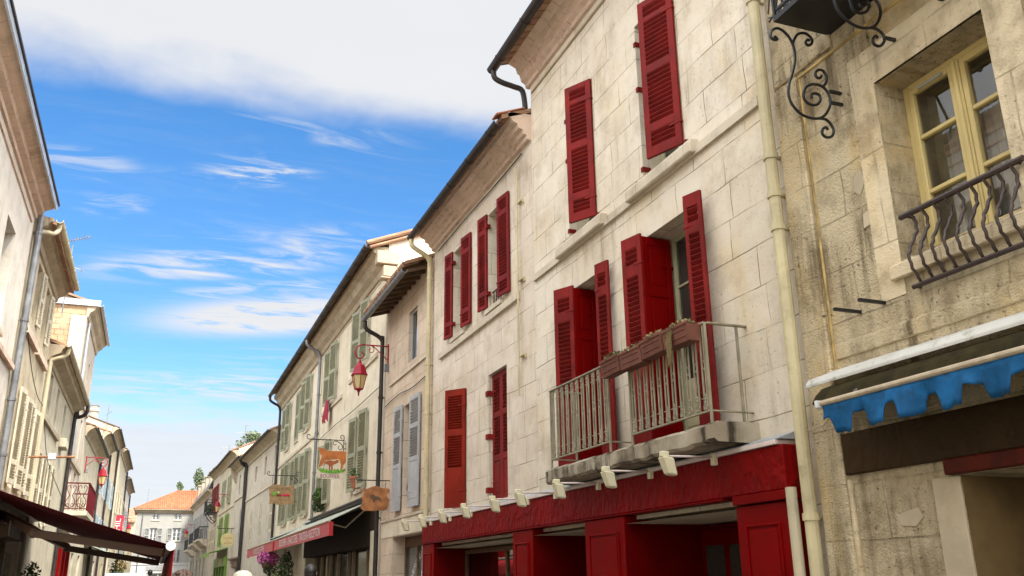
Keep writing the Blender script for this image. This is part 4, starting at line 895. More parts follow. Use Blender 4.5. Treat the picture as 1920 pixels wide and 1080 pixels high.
for a, b, z in ((23.3, 27.2, 7.30), (28.3, 32.0, 7.10)): course(Dh, FR, a, b, z, z + .14, .05, M['trim'])
drainpipe(Dh, FR, smooth_pts([(32.55, 10.03, .62), (32.55, 9.85, .60), (32.55, 9.72, .42), (32.55, 9.6, .2), (32.55, 9.4, .12), (32.55, 8.9, .10), (32.55, 3.4, .10), (32.55, 3.2, .10)]), .055, M['zinc'], [(32.55, z, .10) for z in (8, 6.6, 5.2)])
drainpipe(Dh, FR, smooth_pts([(43.8, 10.03, .62), (43.8, 9.85, .60), (43.8, 9.72, .42), (43.8, 9.6, .2), (43.8, 9.4, .12), (43.8, 8.9, .10), (43.8, 3.4, .10), (43.8, .4, .10)]), .06, M['zinc_d'], [(43.8, z, .10) for z in (8, 6.6, 5.2)])
for i, h in enumerate(hd):
    w_ = window(Dh, FR, h, .19, 'frame_w', 'glass', 3, sill=.05)
    wl = (.62, .62, .62, .6, .6, .62, .62, .62, .62, .62)[i]
    if i == 3: shutter(w_, FR, (h[0] + .01, .03), (h[1] - .01, .04), h[2], h[3], M['green'], SEC_D, pitch=.07); continue
    o1, o2 = (.08, .16) if i < 5 else (.07, .13)
    shutter(w_, FR, (h[1] + .03, .04), (h[1] + .03 + wl, o2), h[2], h[3] + .02, M['green'], SEC_D, pitch=.07)
    shutter(w_, FR, (h[0] - .03, o2 + .03), (h[0] - .03 - wl, o1), h[2], h[3] + .02, M['green'], SEC_D, pitch=.07)
# butcher's shopfront below
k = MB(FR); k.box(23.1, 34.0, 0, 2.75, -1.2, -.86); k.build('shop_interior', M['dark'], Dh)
k = MB(FR)
for s in (23.15, 23.9, 25.0, 26.9, 27.6, 29.2, 30.5, 31.0, 32.2, 33.5): k.box(s, s + .09, 0, 2.35, -.35, -.25)
k.build_each('shop_post', M['shopcream_shaded'], Dh, bevel=.01)
k = MB(FR); k.box(22.9, 34.3, 2.36, 3.38, .004, .05); k.box(23.1, 34.0, 2.36, 2.75, -.36, .0); k.build('shop_fascia', M['awning_shade'], Dh)  # dark boards added to stand for the shade under the awning
k = MB(FR); k.face([(23.1, 0, -.34), (34, 0, -.34), (34, 2.35, -.34), (23.1, 2.35, -.34)]); k.build('pane', M['glass_d'], Dh)
k = MB(FR); k.box(22.62, 23.08, 0, 2.72, -.02, .10); k.build('shop_pilaster', M['cream'], Dh, bevel=.01)
def shopawning(nm, lb, s0, s1, ztop, txt, size, cat='awning'):
    T_ = thing(nm, lb, cat, FR((s0 + s1) / 2, ztop, 0))
    k = MB(FR); k.hexa([(s0, ztop, .02), (s1, ztop, .02), (s1, 2.99, 1.08), (s0, 2.99, 1.08), (s0, ztop + .02, .02), (s1, ztop + .02, .02), (s1, 3.005, 1.08), (s0, 3.005, 1.08)]); k.build('canvas', M['greyc'], T_)
    k = MB(FR); k.tube([(s0, 2.98, 1.10), (s1, 2.98, 1.10)], .028, 8); k.build('front_bar', M['beige'], T_)
    k = MB(FR); k.box(s0 + .01, s1 - .01, 2.62, 2.955, 1.10, 1.106); v = k.build('valance', M['rosec'], T_)
    k = MB(FR); k.box(s0 - .0, s0 + .012, 2.62, 2.96, 1.0, 1.10); k.box(s1 - .012, s1, 2.62, 2.96, 1.0, 1.10); k.build_each('side_flap', M['rosed'], T_)
    k = MB(FR); lettering(k, txt, size, lambda x, y: ((s0 + s1) / 2 - x, 2.785 + y, 1.110), 1.0); k.build('lettering', M['letter'], v)
    k = MB(FR); k.extr([(.0, ztop + .10), (.16, ztop + .06), (.17, ztop + .03), (.0, ztop + .03)], s0, s1); k.build('hood', M['zinc_l'], T_)
    k = MB(FR)
    for s in (s0 + .25, s1 - .3): k.tube([(s, ztop - .12, .05), (s + .5, 2.86, .55), (s, 2.93, 1.05)], .022, 7)
    k.build_each('folding_arm', M['beige'], T_)
    return T_
shopawning('awning', "long rose red awning lettered BOUCHERIE under the butcher's hanging cow sign", 23.3, 34.2, 3.50, 'BOUCHERIE - CHARCUTERIE - TRAITEUR A RECEPTION', .335)
shopawning('awning', 'shorter rose red awning beyond the lettered butcher awning, over the pink flowers', 34.75, 44.2, 3.40, 'VIN ROUGE DU CENTRE', .36)
k = MB(FR); k.box(22.9, 32.4, 3.56, 3.60, -.01, .25); tag(k.build('awning_cover', M['zinc_d']), 'dark metal rain cover above the lettered butcher awning', 'awning cover')
# ivy, flower basket, pots
def plant(nm, lb, cat, loc, clusters, extra=None):
    t = thing(nm, lb, cat, loc)
    for (part, c, rad, n, sz, mt) in clusters:
        k = MB(FW); k.leaves((c[0], c[2], c[1]), (rad[0], rad[2], rad[1]), n, sz, 0); k.build(part, M[mt], t)
    if extra: extra(t)
    return t
def basket(t):
    p = t.location; k = MB(FW); k.lathe((p.x, p.y), [(.05, p.z - .25), (.2, p.z - .18), (.26, p.z)], 12); k.build('basket', M['brown'], t)
plant('flower_basket', 'bushy magenta flowers in a basket hanging below the shorter red awning', 'flowers', (4.15, 36.3, 2.25), [('flowers', (4.15, 36.3, 2.40), (.42, .45, .30), 700, .055, 'pink'), ('foliage', (4.25, 36.3, 2.05), (.3, .35, .28), 300, .05, 'leaf_d')], basket)
plant('climbing_plant', 'dark green climbing plant growing beside the magenta flower basket', 'plant', (4.55, 33.9, .2), [('foliage', (4.5, 33.9, 1.9), (.28, .5, .75), 700, .06, 'leaf_d'), ('young_leaves', (4.45, 35.0, 1.6), (.3, .8, .35), 500, .05, 'leaf')])
def pot(mat, w=.16):
    def f(t):
        p = t.location; k = MB(FW); k.lathe((p.x, p.y), [(w * .65, p.z), (w, p.z + w * 1.5), (w * 1.1, p.z + w * 1.5), (w * 1.1, p.z + w * 1.9), (w * .9, p.z + w * 1.9)], 12); k.build('pot', M[mat], t)
    return f
plant('potted_plant', 'small plant in an orange terracotta pot on the sill above the carved wood sign', 'potted plant', (5.12, 25.2, 3.98), [('foliage', (5.1, 25.2, 4.4), (.16, .2, .16), 120, .05, 'leaf')], pot('terra2', .17))
plant('window_plant', 'lush green ferns spilling from the sill under the hanging cow sign', 'plant', (5.1, 30.7, 3.95), [('foliage', (5.05, 30.75, 4.22), (.22, .45, .30), 420, .08, 'leaf'), ('trailing_leaves', (5.0, 30.7, 3.9), (.2, .5, .2), 200, .06, 'leaf_d')], pot('terra2', .15))
k = MB(FR); k.faces([(30.05, 7.42, .16), (30.5, 7.42, .16), (30.62, 6.62, .20), (30.4, 6.70, .28), (30.2, 6.58, .20), (29.98, 6.72, .26), (29.85, 6.60, .18), (30.28, 7.05, .24)], [(0, 1, 7), (1, 2, 3, 7), (7, 3, 4), (7, 4, 5), (0, 7, 5, 6)]); rg = k.build('hanging_cloth', M['rag']); tag(rg, 'dark red cloth hung out of an upper window of the cream house', 'cloth'); md = rg.modifiers.new('thick', 'SOLIDIFY'); md.thickness = .02

# ---- hanging signs, each on an iron bracket across the pavement
def bracket(mb, Y, xw, xt, zb, drop, r=.014, scroll=True):
    mb.fr = FY(Y)
    mb.tube([(xw, zb, 0), (xt, zb, 0)] , r, 6)
    cur = [(xt, zb, 0)] + [(xt - .05 * sin(t) , zb + .07 - .07 * cos(t) , 0) for t in (.4, .8, 1.2, 1.6, 2.0, 2.5, 3.0)] + [(xt + .03, zb + .13, 0), (xt + .04, zb + .09, 0)]
    mb.tube(cur, r * .9, 5)
    if scroll:
        top = zb + .10
        mb.tube([(xw, zb - drop, 0), (xw, top, 0)], r, 6)
        mb.tube([(xw, top, 0)] + [(xw - .055 + .055 * cos(t), top + .055 * sin(t), 0) for t in (.5, 1, 1.5, 2, 2.6, 3.2, 3.9, 4.5)], r * .85, 5)
        mb.tube([(xw, zb - drop, 0)] + [(xw - .06 + .06 * cos(t), zb - drop - .06 * sin(t), 0) for t in (.5, 1, 1.5, 2, 2.6, 3.2, 3.9)], r * .85, 5)
        cr = [(xw - .03, zb - .22, 0), (xw - .06, zb - .14, 0), (xw - .14, zb - .07, 0), (xw - .24, zb - .03, 0)]
        mb.tube(smooth_pts(cr), r, 5)
        mb.tube([(xw - .03, zb - .22, 0)] + [(xw - .10 + .07 * cos(t), zb - .22 - .06 * sin(t), 0) for t in (.5, 1, 1.6, 2.2, 2.9, 3.6, 4.4)], r * .8, 5)
        mb.tube([(xw - .24, zb - .03, 0)] + [(xw - .27 + .05 * cos(t), zb - .09 + .06 * sin(t), 0) for t in (1.3, 2.0, 2.7, 3.4, 4.2, 5.0, 5.8)], r * .8, 5)
        for z in (-.10, -.25, -.9 * drop): mb.tube([(xw, zb + z, 0), (5.22, zb + z, 0)], r * .8, 5)
    else: mb.tube([(xw, zb, 0), (xw + .1, zb, 0)], r, 5)
def outline(px, S, O):        # shape drawn on a grid, scaled to metres
    return [(O[0] + x * S, O[1] - y * S) for x, y in px]
# cow sign
Y = 27.28; SG = thing('hanging_sign', 'hanging butcher sign with a russet cow and calf lettered BOUFFIER', 'sign', (4.6, Y, 5.0))
k = MB(); bracket(k, Y, 5.12, 4.06, 5.60, .98); k.build('bracket', M['iron'], SG)
Sg = .0165 / 9.82; O = (4.03, 5.60 + 240 * Sg * 1.0)
ol = lambda px: outline(px, Sg, O)
fy = FY(Y)
k = MB(fy); k.prism(ol([(215, 400), (300, 395), (330, 425), (690, 430), (735, 470), (740, 700), (715, 775), (690, 850), (610, 930), (300, 930), (195, 900), (175, 830), (205, 770), (232, 600), (225, 480)]), -.012, .012); bd = k.build('board', M['signcream'], SG)
k = MB(fy); k.prism(ol([(215, 415), (165, 395), (215, 385), (300, 393), (325, 425), (450, 440), (690, 435), (728, 470), (738, 560), (700, 620), (650, 690), (625, 790), (600, 795), (612, 690), (590, 610), (560, 575), (470, 590), (330, 610), (290, 680), (235, 730), (210, 770), (232, 640), (255, 560), (270, 520), (245, 520), (225, 470)]), .013, .016); k.build('cow', M['cow'], bd)
k = MB(fy); k.prism(ol([(320, 630), (400, 605), (490, 615), (540, 590), (572, 605), (560, 640), (500, 670), (465, 690), (470, 780), (450, 790), (435, 710), (420, 720), (430, 790), (405, 790), (395, 690), (330, 660), (310, 720), (300, 710)]), .017, .019); k.build('calf', M['calf'], bd)
k = MB(fy); gp = [(205, 770), (225, 735), (240, 765), (262, 728), (280, 770), (305, 735), (330, 775), (360, 745), (390, 785), (430, 770), (470, 790), (500, 750), (530, 765), (560, 745), (585, 780), (640, 770), (680, 745), (715, 720), (715, 775), (620, 815), (520, 832), (400, 832), (270, 815)]
k.prism(ol(gp), .020, .022); k.build('grass', M['grassp'], bd)
k = MB(fy); lettering(k, 'BOUFFIER', .165, lambda x, y: (O[0] + 425 * Sg + x, O[1] - 885 * Sg + y, .0165), .80); k.build('lettering', M['letterp'], bd)
k = MB(fy)
for x in (330, 680): k.tube([(O[0] + x * Sg, 5.60, 0), (O[0] + x * Sg, O[1] - 420 * Sg, 0)], .006, 5)
k.build('hanger', M['iron'], SG)
# greengrocer's tan board
def wavy(x0, x1, z0, z1, n=6, a=.03):
    P = []
    for i in range(13): t = i / 12; P.append((x0 + (x1 - x0) * t, z0 + a * sin(t * 9.4)))
    for i in range(1, 8): t = i / 8; P.append((x1 + a * .6 * sin(t * 6.3), z0 + (z1 - z0) * t))
    for i in range(13): t = i / 12; P.append((x1 - (x1 - x0) * t, z1 + a * sin(t * 9.4 + 1.5)))
    for i in range(1, 8): t = i / 8; P.append((x0 - a * .6 * sin(t * 6.3), z1 - (z1 - z0) * t))
    return P
Y = 36.6; SG = thing('hanging_sign', 'tan wooden hanging sign with painted vegetables, wavy edged', 'sign', (4.5, Y, 4.8)); fy = FY(Y)
k = MB(); bracket(k, Y, 5.14, 3.98, 5.53, .95, .015); k.build('bracket', M['iron'], SG)
k = MB(fy); k.prism(wavy(4.06, 5.0, 4.42, 5.15, a=.035), -.02, .02); bd = k.build('board', M['woodsign2'], SG, bevel=.008)
for (nm, mt, els) in (('cabbage', 'lime', [(4.25, 4.80, .10), (4.33, 4.86, .08)]), ('cauliflower', 'yellowp', [(4.31, 4.86, .05), (4.39, 4.87, .055)]), ('tomato', 'flag', [(4.70, 4.78, .07), (4.62, 4.77, .06), (4.78, 4.78, .055)]), ('radish', 'rag', [(4.40, 4.76, .06), (4.48, 4.76, .05)])):
    k = MB(fy)
    for i, (x, z, r) in enumerate(els): k.ball((x, z, .022 + i * .004), (r, r * .8, .012), 12, 6)
    k.build(nm, M[mt], bd, smooth=True)
k = MB(fy); lettering(k, 'PRIMEURS', .12, lambda x, y: (4.53 + x, 5.02 + y, .0225), 1.1); k.build('lettering', M['brown'], bd)
k = MB(fy)
for x in (4.15, 4.85): k.tube([(x, 5.53, 0), (x, 5.12, 0)], .008, 5)
k.build('hanger', M['iron'], SG)
# varnished carved board
Y = 21.57; SG = thing('hanging_sign', 'varnished dark orange wooden sign with a carved animal, nearest to the viewer', 'sign', (4.85, Y, 3.4)); fy = FY(Y)
k = MB(); bracket(k, Y, 5.19, 4.42, 3.82, 0, .012, False); k.build('bracket', M['iron'], SG)
k = MB(fy); k.prism(outline([(105, 150), (130, 165), (200, 135), (240, 125), (320, 148), (390, 150), (395, 180), (372, 215), (375, 250), (392, 270), (385, 330), (375, 375), (340, 392), (290, 385), (240, 395), (170, 395), (120, 398), (85, 370), (82, 340), (105, 300), (90, 250), (110, 200)], .00218, (4.33, 3.965)), -.025, .025); bd = k.build('board', M['woodsign'], SG, bevel=.01)
k = MB(fy); k.prism(outline([(180, 230), (215, 215), (240, 235), (290, 245), (310, 280), (300, 300), (280, 280), (240, 275), (235, 305), (215, 300), (205, 270), (185, 260)], .00218, (4.33, 3.965)), .026, .031); k.build('carved_animal', M['brown'], bd)
k = MB(fy)
for x in (4.60, 5.1): k.tube([(x, 3.82, 0), (x, 3.63, 0)], .007, 5)
k.build('hanger', M['iron'], SG)

# ---- street lanterns (built once, copied)
def lantern(label):
    t = thing('street_lamp', label, 'street lamp', (0, 0, 0), 'red wall lanterns along the street')
    F = lambda a, z, d: (-a, d, z)               # a = out from the wall
    k = MB(F); k.box(-.02, .03, -.55, .12, -.03, .03); k.build('wall_plate', M['lampred'], t, bevel=.005)
    k = MB(F); k.tube([(0, .06, 0), (.62, .06, 0)], .018, 8); k.tube([(0, -.32, 0), (.42, .05, 0)], .013, 7)
    k.tube([(.62, .06, 0)] + [(.72 + .20 * cos(q), -.14 + .20 * sin(q), 0) for q in [pi / 2 + .1 - i * -.35 for i in range(0, 1)]] + smooth_pts([(.70, .055, 0), (.80, .01, 0), (.855, -.08, 0), (.86, -.18, 0), (.82, -.27, 0), (.75, -.31, 0), (.68, -.29, 0), (.645, -.22, 0), (.67, -.16, 0), (.72, -.16, 0)]), .018, 8)
    k.tube(smooth_pts([(.46, .05, 0), (.40, .0, 0), (.39, -.08, 0), (.44, -.13, 0), (.50, -.11, 0), (.51, -.05, 0), (.47, -.03, 0)]), .011, 6); k.build('bracket_arm', M['lampred'], t, smooth=True)
    k = MB(F); k.box(-.03, .12, -.62, -.42, -.10, -.04); k.build('junction_box', M['zinc'], t, bevel=.008)
    c = (.74, 0)
    k = MB(F); k.lathe(c, [(.015, -.30), (.03, -.36), (.05, -.40), (.055, -.44), (.10, -.47), (.135, -.50), (.20, -.70), (.225, -.72), (.225, -.75), (.19, -.755)], 6); k.build('cap', M['lampred'], t, bevel=.006)
    k = MB(F); k.lathe(c, [(.185, -.757), (.11, -1.08), (.09, -1.09)], 6); k.build('glass', M['lampglass'], t)
    k = MB(F)
    for i in range(6):
        a = 2 * pi * (i + .5) / 6; k.tube([(c[0] + .19 * cos(a), -.755, .19 * sin(a)), (c[0] + .115 * cos(a), -1.09, .115 * sin(a))], .011, 5)
    k.lathe(c, [(.118, -1.08), (.12, -1.11), (.06, -1.12), (.02, -1.20), (.028, -1.23), (.004, -1.28)], 6); k.build('cage', M['lampred'], t, bevel=.003)
    return t
lp = lantern('large red lantern on a scrolled bracket between the cream house and the grey shutters'); lp.location = (5.20, 22.1, 7.22)
def lamp(label, loc, rz, sc=1):
    o = copy_tree(lp); o.location = loc; o.rotation_euler = (0, 0, rz); o.scale = (sc,) * 3; o['label'] = label
lamp('red lantern on the left row, above the red iron balcony', (-3.08, 44.0, 6.84), pi)
lamp('red lantern on the right row, in front of red shutters', FRF(64.8, 7.22, 0), 0)
lamp('red lantern on the left row, hanging beside the red flag', FLF(88, 7.05, 0), pi, 1.1)
lamp('far red lantern in front of the orange roofed end house', FRF(94.5, 6.95, 0), 0, 1.05)

# ---- farther houses of the right row, where the street narrows
def small_windows(root, fr, hs, depth, fmat, smat=None, sec=SEC_D, wl=.45, closed=False, gm='glass'):
    for h in hs:
        w_ = window(root, fr, h, depth, fmat, gm, 3)
        if smat and closed:
            m_ = (h[0] + h[1]) / 2
            for a, b in ((h[0] + .01, m_ - .005), (h[1] - .01, m_ + .005)): shutter(w_, fr, (a, -.03), (b, -.03), h[2] + .01, h[3] - .01, M[smat], sec, pitch=.08)
        elif smat:
            shutter(w_, fr, (h[1] + .02, .04), (h[1] + .02 + wl, .10), h[2], h[3], M[smat], sec, pitch=.08); shutter(w_, fr, (h[0] - .02, .12), (h[0] - .02 - wl, .06), h[2], h[3], M[smat], sec, pitch=.08)
CP = lambda z, m_=.40: [(-.02, z - .45), (.06, z - .44), (.10, z - .30), (m_ * .6, z - .16), (m_, z - .08), (m_, z + .02), (-.02, z + .03)]
hE = [(44.7, 45.4, 6.95, 7.9), (48.0, 48.7, 6.85, 7.75), (51.6, 52.3, 6.8, 7.65)]; hE2 = [(45.0, 45.9, 3.85, 5.6), (48.6, 49.4, 3.75, 5.5), (52.2, 53.0, 3.7, 5.35)]
E_ = house('grey cream house with narrow top windows and white louvred shutters', FRF, 43.95, 55.6, 8.62, hE + hE2, M['E'], rise=1.6, over=.5, rev=.2)
cornice(E_, FRF, 44, 55.6, CP(8.55), M['corn2']); gutter(E_, FRF, 44, 55.7, .52, 8.52, M['zinc_d']); course(E_, FRF, 44, 55.5, 6.02, 6.12, .05, M['trim'])
small_windows(E_, FRF, hE, .12, 'frame_g'); small_windows(E_, FRF, hE2, .12, 'frame_w', 'cream', closed=True)
drainpipe(E_, FRF, smooth_pts([(55.5, 8.45, .5), (55.5, 8.2, .4), (55.5, 8.05, .15), (55.5, 7.8, .1), (55.5, .5, .1)]), .07, M['zinc_d'])
hF = [(57.2, 57.8, 6.85, 8.0), (59.2, 59.8, 6.85, 8.0)]; hF2 = [(57.5, 58.3, 3.9, 5.7)]; hF3 = [(57.0, 58.6, .2, 2.7)]
F_ = house('narrow grey cream house with twin dark drainpipes and heavy corbelled eaves', FRF, 55.65, 61.6, 8.85, hF + hF2 + hF3, M['E'], rise=1.5, over=.5, rev=.2)
cornice(F_, FRF, 55.7, 61.6, CP(8.78, .5), M['corn2']); gutter(F_, FRF, 55.6, 61.7, .55, 8.74, M['zinc_d']); course(F_, FRF, 55.8, 61.5, 6.5, 6.6, .06, M['trim']); course(F_, FRF, 55.8, 61.5, 2.9, 3.02, .15, M['brown'], 'shop_cornice')
k = MB(FRF); k.extr([(0, 7.7), (.12, 7.75), (.4, 8.4), (.42, 8.6), (0, 8.6)], 61.25, 61.6); k.build('corbel', M['corn2'], F_)
small_windows(F_, FRF, hF, .12, 'frame_g'); small_windows(F_, FRF, hF2 + hF3, .12, 'brown')
k = MB(FRF); shutter(F_, FRF, (57.3, .08), (56.5, .14), 3.7, 5.8, M['grey'], SEC_D, pitch=.08)
drainpipe(F_, FRF, smooth_pts([(56.0, 8.66, .5), (56.0, 8.4, .4), (56.0, 8.25, .15), (56.0, 8.0, .1), (56.0, .5, .1)]), .075, M['zinc_d'])
k = MB(FRF); k.box(57.2, 60.0, 2.45, 2.85, .01, .06); k.build('shop_board', M['brown'], F_)
hG = [(64.6, 65.4, 6.7, 8.6), (68.4, 69.2, 6.7, 8.6)]; hG2 = [(64.6, 65.4, 4.0, 6.0), (68.4, 69.2, 4.0, 6.0)]
G_ = house('ivory house with a lime green shopfront', FRF, 61.65, 72.3, 9.95, hG + hG2 + [(63.2, 70.8, .2, 2.6)], M['G'], rise=1.7, over=.5, rev=.2)
cornice(G_, FRF, 61.7, 72.3, CP(9.85), M['corn2']); gutter(G_, FRF, 61.6, 72.4, .5, 9.82, M['zinc_d']); course(G_, FRF, 62, 72, 6.3, 6.4, .05, M['trim'])
small_windows(G_, FRF, hG, .12, 'frame_g', 'green'); small_windows(G_, FRF, hG2, .12, 'frame_g', 'lime')
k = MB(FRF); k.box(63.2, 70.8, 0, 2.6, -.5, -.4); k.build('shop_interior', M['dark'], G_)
k = MB(FRF)
for s in (63.25, 65.2, 67, 68.8, 70.5): k.box(s, s + .35, .3, 2.6, -.2, .12)
k.build_each('shopfront_post', M['lime'], G_, bevel=.01); k = MB(FRF); k.box(63.2, 70.8, 2.6, 3.2, .02, .16); k.build('shop_fascia', M['lime'], G_, bevel=.01)
k = MB(FRF); k.box(64.9, 66.9, 2.7, 3.1, .165, .18); k.build('shop_board', M['yellowp'], G_)
t = thing('awning', 'small lime green canopy over the lime green shopfront', 'awning', FRF(67, 3.4, 0))
k = MB(FRF); k.hexa([(63.3, 3.72, .02), (70.6, 3.72, .02), (70.6, 3.40, 1.15), (63.3, 3.40, 1.15), (63.3, 3.78, .02), (70.6, 3.78, .02), (70.6, 3.46, 1.15), (63.3, 3.46, 1.15)]); k.build('canvas', M['lime'], t)
k = MB(FRF); k.box(63.3, 70.6, 3.22, 3.41, 1.14, 1.155); k.build('valance', M['lime'], t)
Y = 60.5; SG = thing('hanging_sign', 'straw yellow oval hanging sign beyond the grey shuttered window', 'sign', (4.3, Y, 4.2)); fy = FY(Y)
k = MB(); bracket(k, Y, 4.75, 3.75, 4.80, 0, .022, False); k.build('bracket', M['iron'], SG)
k = MB(fy); k.prism([(4.38 + .43 * cos(a * pi / 12), 4.12 + .42 * sin(a * pi / 12)) for a in range(24)], -.03, .03); bd = k.build('board', M['yellowp'], SG)
k = MB(fy); lettering(k, 'FLEURS', .17, lambda x, y: (4.38 + x, 4.22 + y, .032)); lettering(k, 'ET', .13, lambda x, y: (4.38 + x, 4.06 + y, .032)); lettering(k, 'JARDIN', .14, lambda x, y: (4.38 + x, 3.92 + y, .032)); k.build('lettering', M['rosec'], bd)
k = MB(fy)
for x in (4.2, 4.56): k.tube([(x, 4.8, 0), (x, 4.48, 0)], .012, 5)
k.build('hanger', M['iron'], SG)
hH = [(73.4, 74.3, 6.9, 8.8), (76.2, 77.0, 6.9, 8.8), (73.4, 74.3, 3.6, 5.6), (76.2, 77.0, 3.6, 5.6)]
H_ = house('tall stone house with long red shutters and a plant filled iron balcony', FRF, 72.35, 78.5, 10.1, hH, M['E'], rise=1.5, over=.45, rev=.2)
cornice(H_, FRF, 72.4, 78.5, CP(10.0), M['corn2']); gutter(H_, FRF, 72.4, 78.5, .48, 9.95, M['zinc_d'])
small_windows(H_, FRF, hH[:2], .12, 'frame_g', 'red', wl=.6); small_windows(H_, FRF, hH[2:], .12, 'frame_g', 'cream')
k = MB(FRF); k.box(72.9, 75.4, 6.6, 6.72, 0, .8); k.build('balcony_floor', M['iron'], H_)
k = MB(FRF); k.box(72.9, 75.4, 7.55, 7.6, .77, .8)
for i in range(14): s = 72.95 + i * .185; k.box(s, s + .02, 6.72, 7.55, .77, .79)
for s in (72.9, 75.38): k.box(s, s + .02, 7.55, 7.6, 0, .77); [k.box(s, s + .02, 6.72, 7.55, d, d + .02) for d in (.2, .4, .6)]
for s in (73.2, 75.0): k.tube([(s, 6.6, .7), (s, 6.2, .4), (s, 5.95, .1), (s, 6.1, .02)], .03, 5); k.tube([(s + .1 * cos(q), 6.35 + .12 * sin(q), .25) for q in range(7)], .025, 5)
k.build('balcony_railing', M['iron'], H_)
p0 = FRF(74.1, 6.9, .5); plant('balcony_plants', 'dark plants crowding the iron balcony behind the red lantern', 'plants', p0, [('foliage', (p0[0], p0[1], 7.05), (.3, .9, .35), 260, .08, 'leaf_d')])
hI = [(81 + i * 3.6, 81.9 + i * 3.6, 5.2, 7.6) for i in range(5)]; hI2 = [(80.9 + i * 3.6, 82.0 + i * 3.6, .9, 3.6) for i in range(5)]
I_ = house('weathered grey stone house with a steep slate mansard roof and stone balconies', FRF, 78.6, 98.4, 8.95, hI + hI2, M['I'], over=.4, rev=.2, roof=False)
cornice(I_, FRF, 78.6, 98.4, CP(8.9, .45), M['corn2'])
k = MB(FRF); k.extr([(.35, 8.94), (-.55, 10.9), (-3, 11.5), (-7.9, 9.0)], 78.6, 98.5); k.build('roof', M['slate'], I_)
for i in range(4):
    s = 81.4 + i * 4.2; k = MB(FRF); k.box(s - .6, s + .6, 9.05, 10.55, -.45, .10); k.extr([(.18, 10.55), (.18, 10.62), (-.5, 10.75), (-.5, 10.55)], s - .7, s + .7); d_ = k.build('dormer', M['corn2'], I_)
    k = MB(FRF); k.face([(s - .4, 9.2, .104), (s + .4, 9.2, .104), (s + .4, 10.4, .104), (s - .4, 10.4, .104)]); k.build('pane', M['glass'], d_)
small_windows(I_, FRF, hI, .12, 'frame_g', 'grey', wl=.42); small_windows(I_, FRF, hI2, .12, 'brown')
for (s0, s1, zb) in ((79.5, 84.5, 4.95), (86.0, 90.5, 4.85), (92.5, 96.5, 4.55)):
    k = MB(FRF); k.extr([(0, zb - .55), (.25, zb - .45), (.6, zb - .1), (.75, zb - .08), (.75, zb + .06), (0, zb + .06)], s0, s1); k.build('balcony_slab', M['trim'], I_)
    k = MB(FRF); k.box(s0, s1, zb + 1.0, zb + 1.06, .68, .73); k.box(s0, s1, zb + .1, zb + .14, .69, .72)
    n = int((s1 - s0) / .16)
    for i in range(n + 1): s = s0 + (s1 - s0 - .03) * i / n; k.box(s, s + .03, zb + .14, zb + 1.0, .69, .72)
    for s in (s0, s1 - .04):
        k.box(s, s + .04, zb + 1.0, zb + 1.06, 0, .68)
        for d in (.1, .25, .4, .55): k.box(s, s + .03, zb + .06, zb + 1.0, d, d + .03)
    k.build('balcony_railing', M['iron'], I_)

# ============================================================ END OF THE STREET
FE = FY(100)
hX = [(-.25, .42, 7.75, 8.42), (1.85, 2.55, 7.78, 8.45), (-.35, .35, 5.55, 6.95), (1.80, 2.62, 5.72, 6.98), (-.4, .4, 3.7, 4.95), (2.0, 2.75, 3.65, 4.9), (5.0, 5.8, 5.6, 7.0), (5.0, 5.8, 7.75, 8.4), (.1, 1.6, .9, 2.6), (2.3, 3.6, .9, 2.6)]
EH = thing('house', 'white end house with a bright orange hipped tile roof closing the street', 'house', (3, 100, 1))
k = MB(FE); front(k, -1.70, 8.3, .5, 8.72, hX, .22)
for a in (-1.70, 8.3): k.face([(a, .5, 0), (a, .5, -9), (a, 8.72, -9), (a, 8.72, 0)])
k.face([(-1.7, .5, -9), (8.3, .5, -9), (8.3, 8.72, -9), (-1.7, 8.72, -9)]); k.build('wall', M['white'], EH)
k = MB(FE); c_ = [(-2.05, 8.80, .42), (8.65, 8.80, .42), (8.65, 8.80, -9.4), (-2.05, 8.80, -9.4), (2.0, 11.05, -4.5), (4.6, 11.05, -4.5)]
def roofface(k, a, b, c, d, n, m_):                  # ribbed clay tiles: real corrugation
    A_, B_, C_, D_ = (Vector(x) for x in (a, b, c, d)); P = []
    for i in range(n + 1):
        u = i / n
        for j in range(m_ + 1):
            v = j / m_; p = A_.lerp(B_, u).lerp(D_.lerp(C_, u), v); h = .05 * abs(sin(u * (B_ - A_).length / .22 * pi)) + .012 * (j % 2)
            P.append((p.x, p.y + h, p.z))
    k.faces(P, [(i * (m_ + 1) + j, (i + 1) * (m_ + 1) + j, (i + 1) * (m_ + 1) + j + 1, i * (m_ + 1) + j + 1) for i in range(n) for j in range(m_)])
roofface(k, c_[0], c_[1], c_[5], c_[4], 340, 16); roofface(k, c_[1], c_[2], c_[5], c_[5], 40, 4); roofface(k, c_[3], c_[0], c_[4], c_[4], 120, 8); roofface(k, c_[2], c_[3], c_[4], c_[5], 40, 4)
k.tube([c_[4], c_[5]], .1, 8); k.tube([c_[0], c_[4]], .09, 8); k.tube([c_[1], c_[5]], .09, 8); k.build('roof', M['tile'], EH)
k = MB(FE); k.extr([(-.01, 8.40), (.1, 8.44), (.3, 8.70), (.38, 8.74), (-.01, 8.74)], -1.95, 8.5); k.box(-2.0, 8.6, 8.72, 8.79, -.01, .44); k.build('eaves_cornice', M['corn2'], EH)
k = MB(FE); k.tube([(-1.15, 8.4, .08), (-1.2, .9, .08)], .055, 8); k.build('drainpipe', M['zinc'], EH)
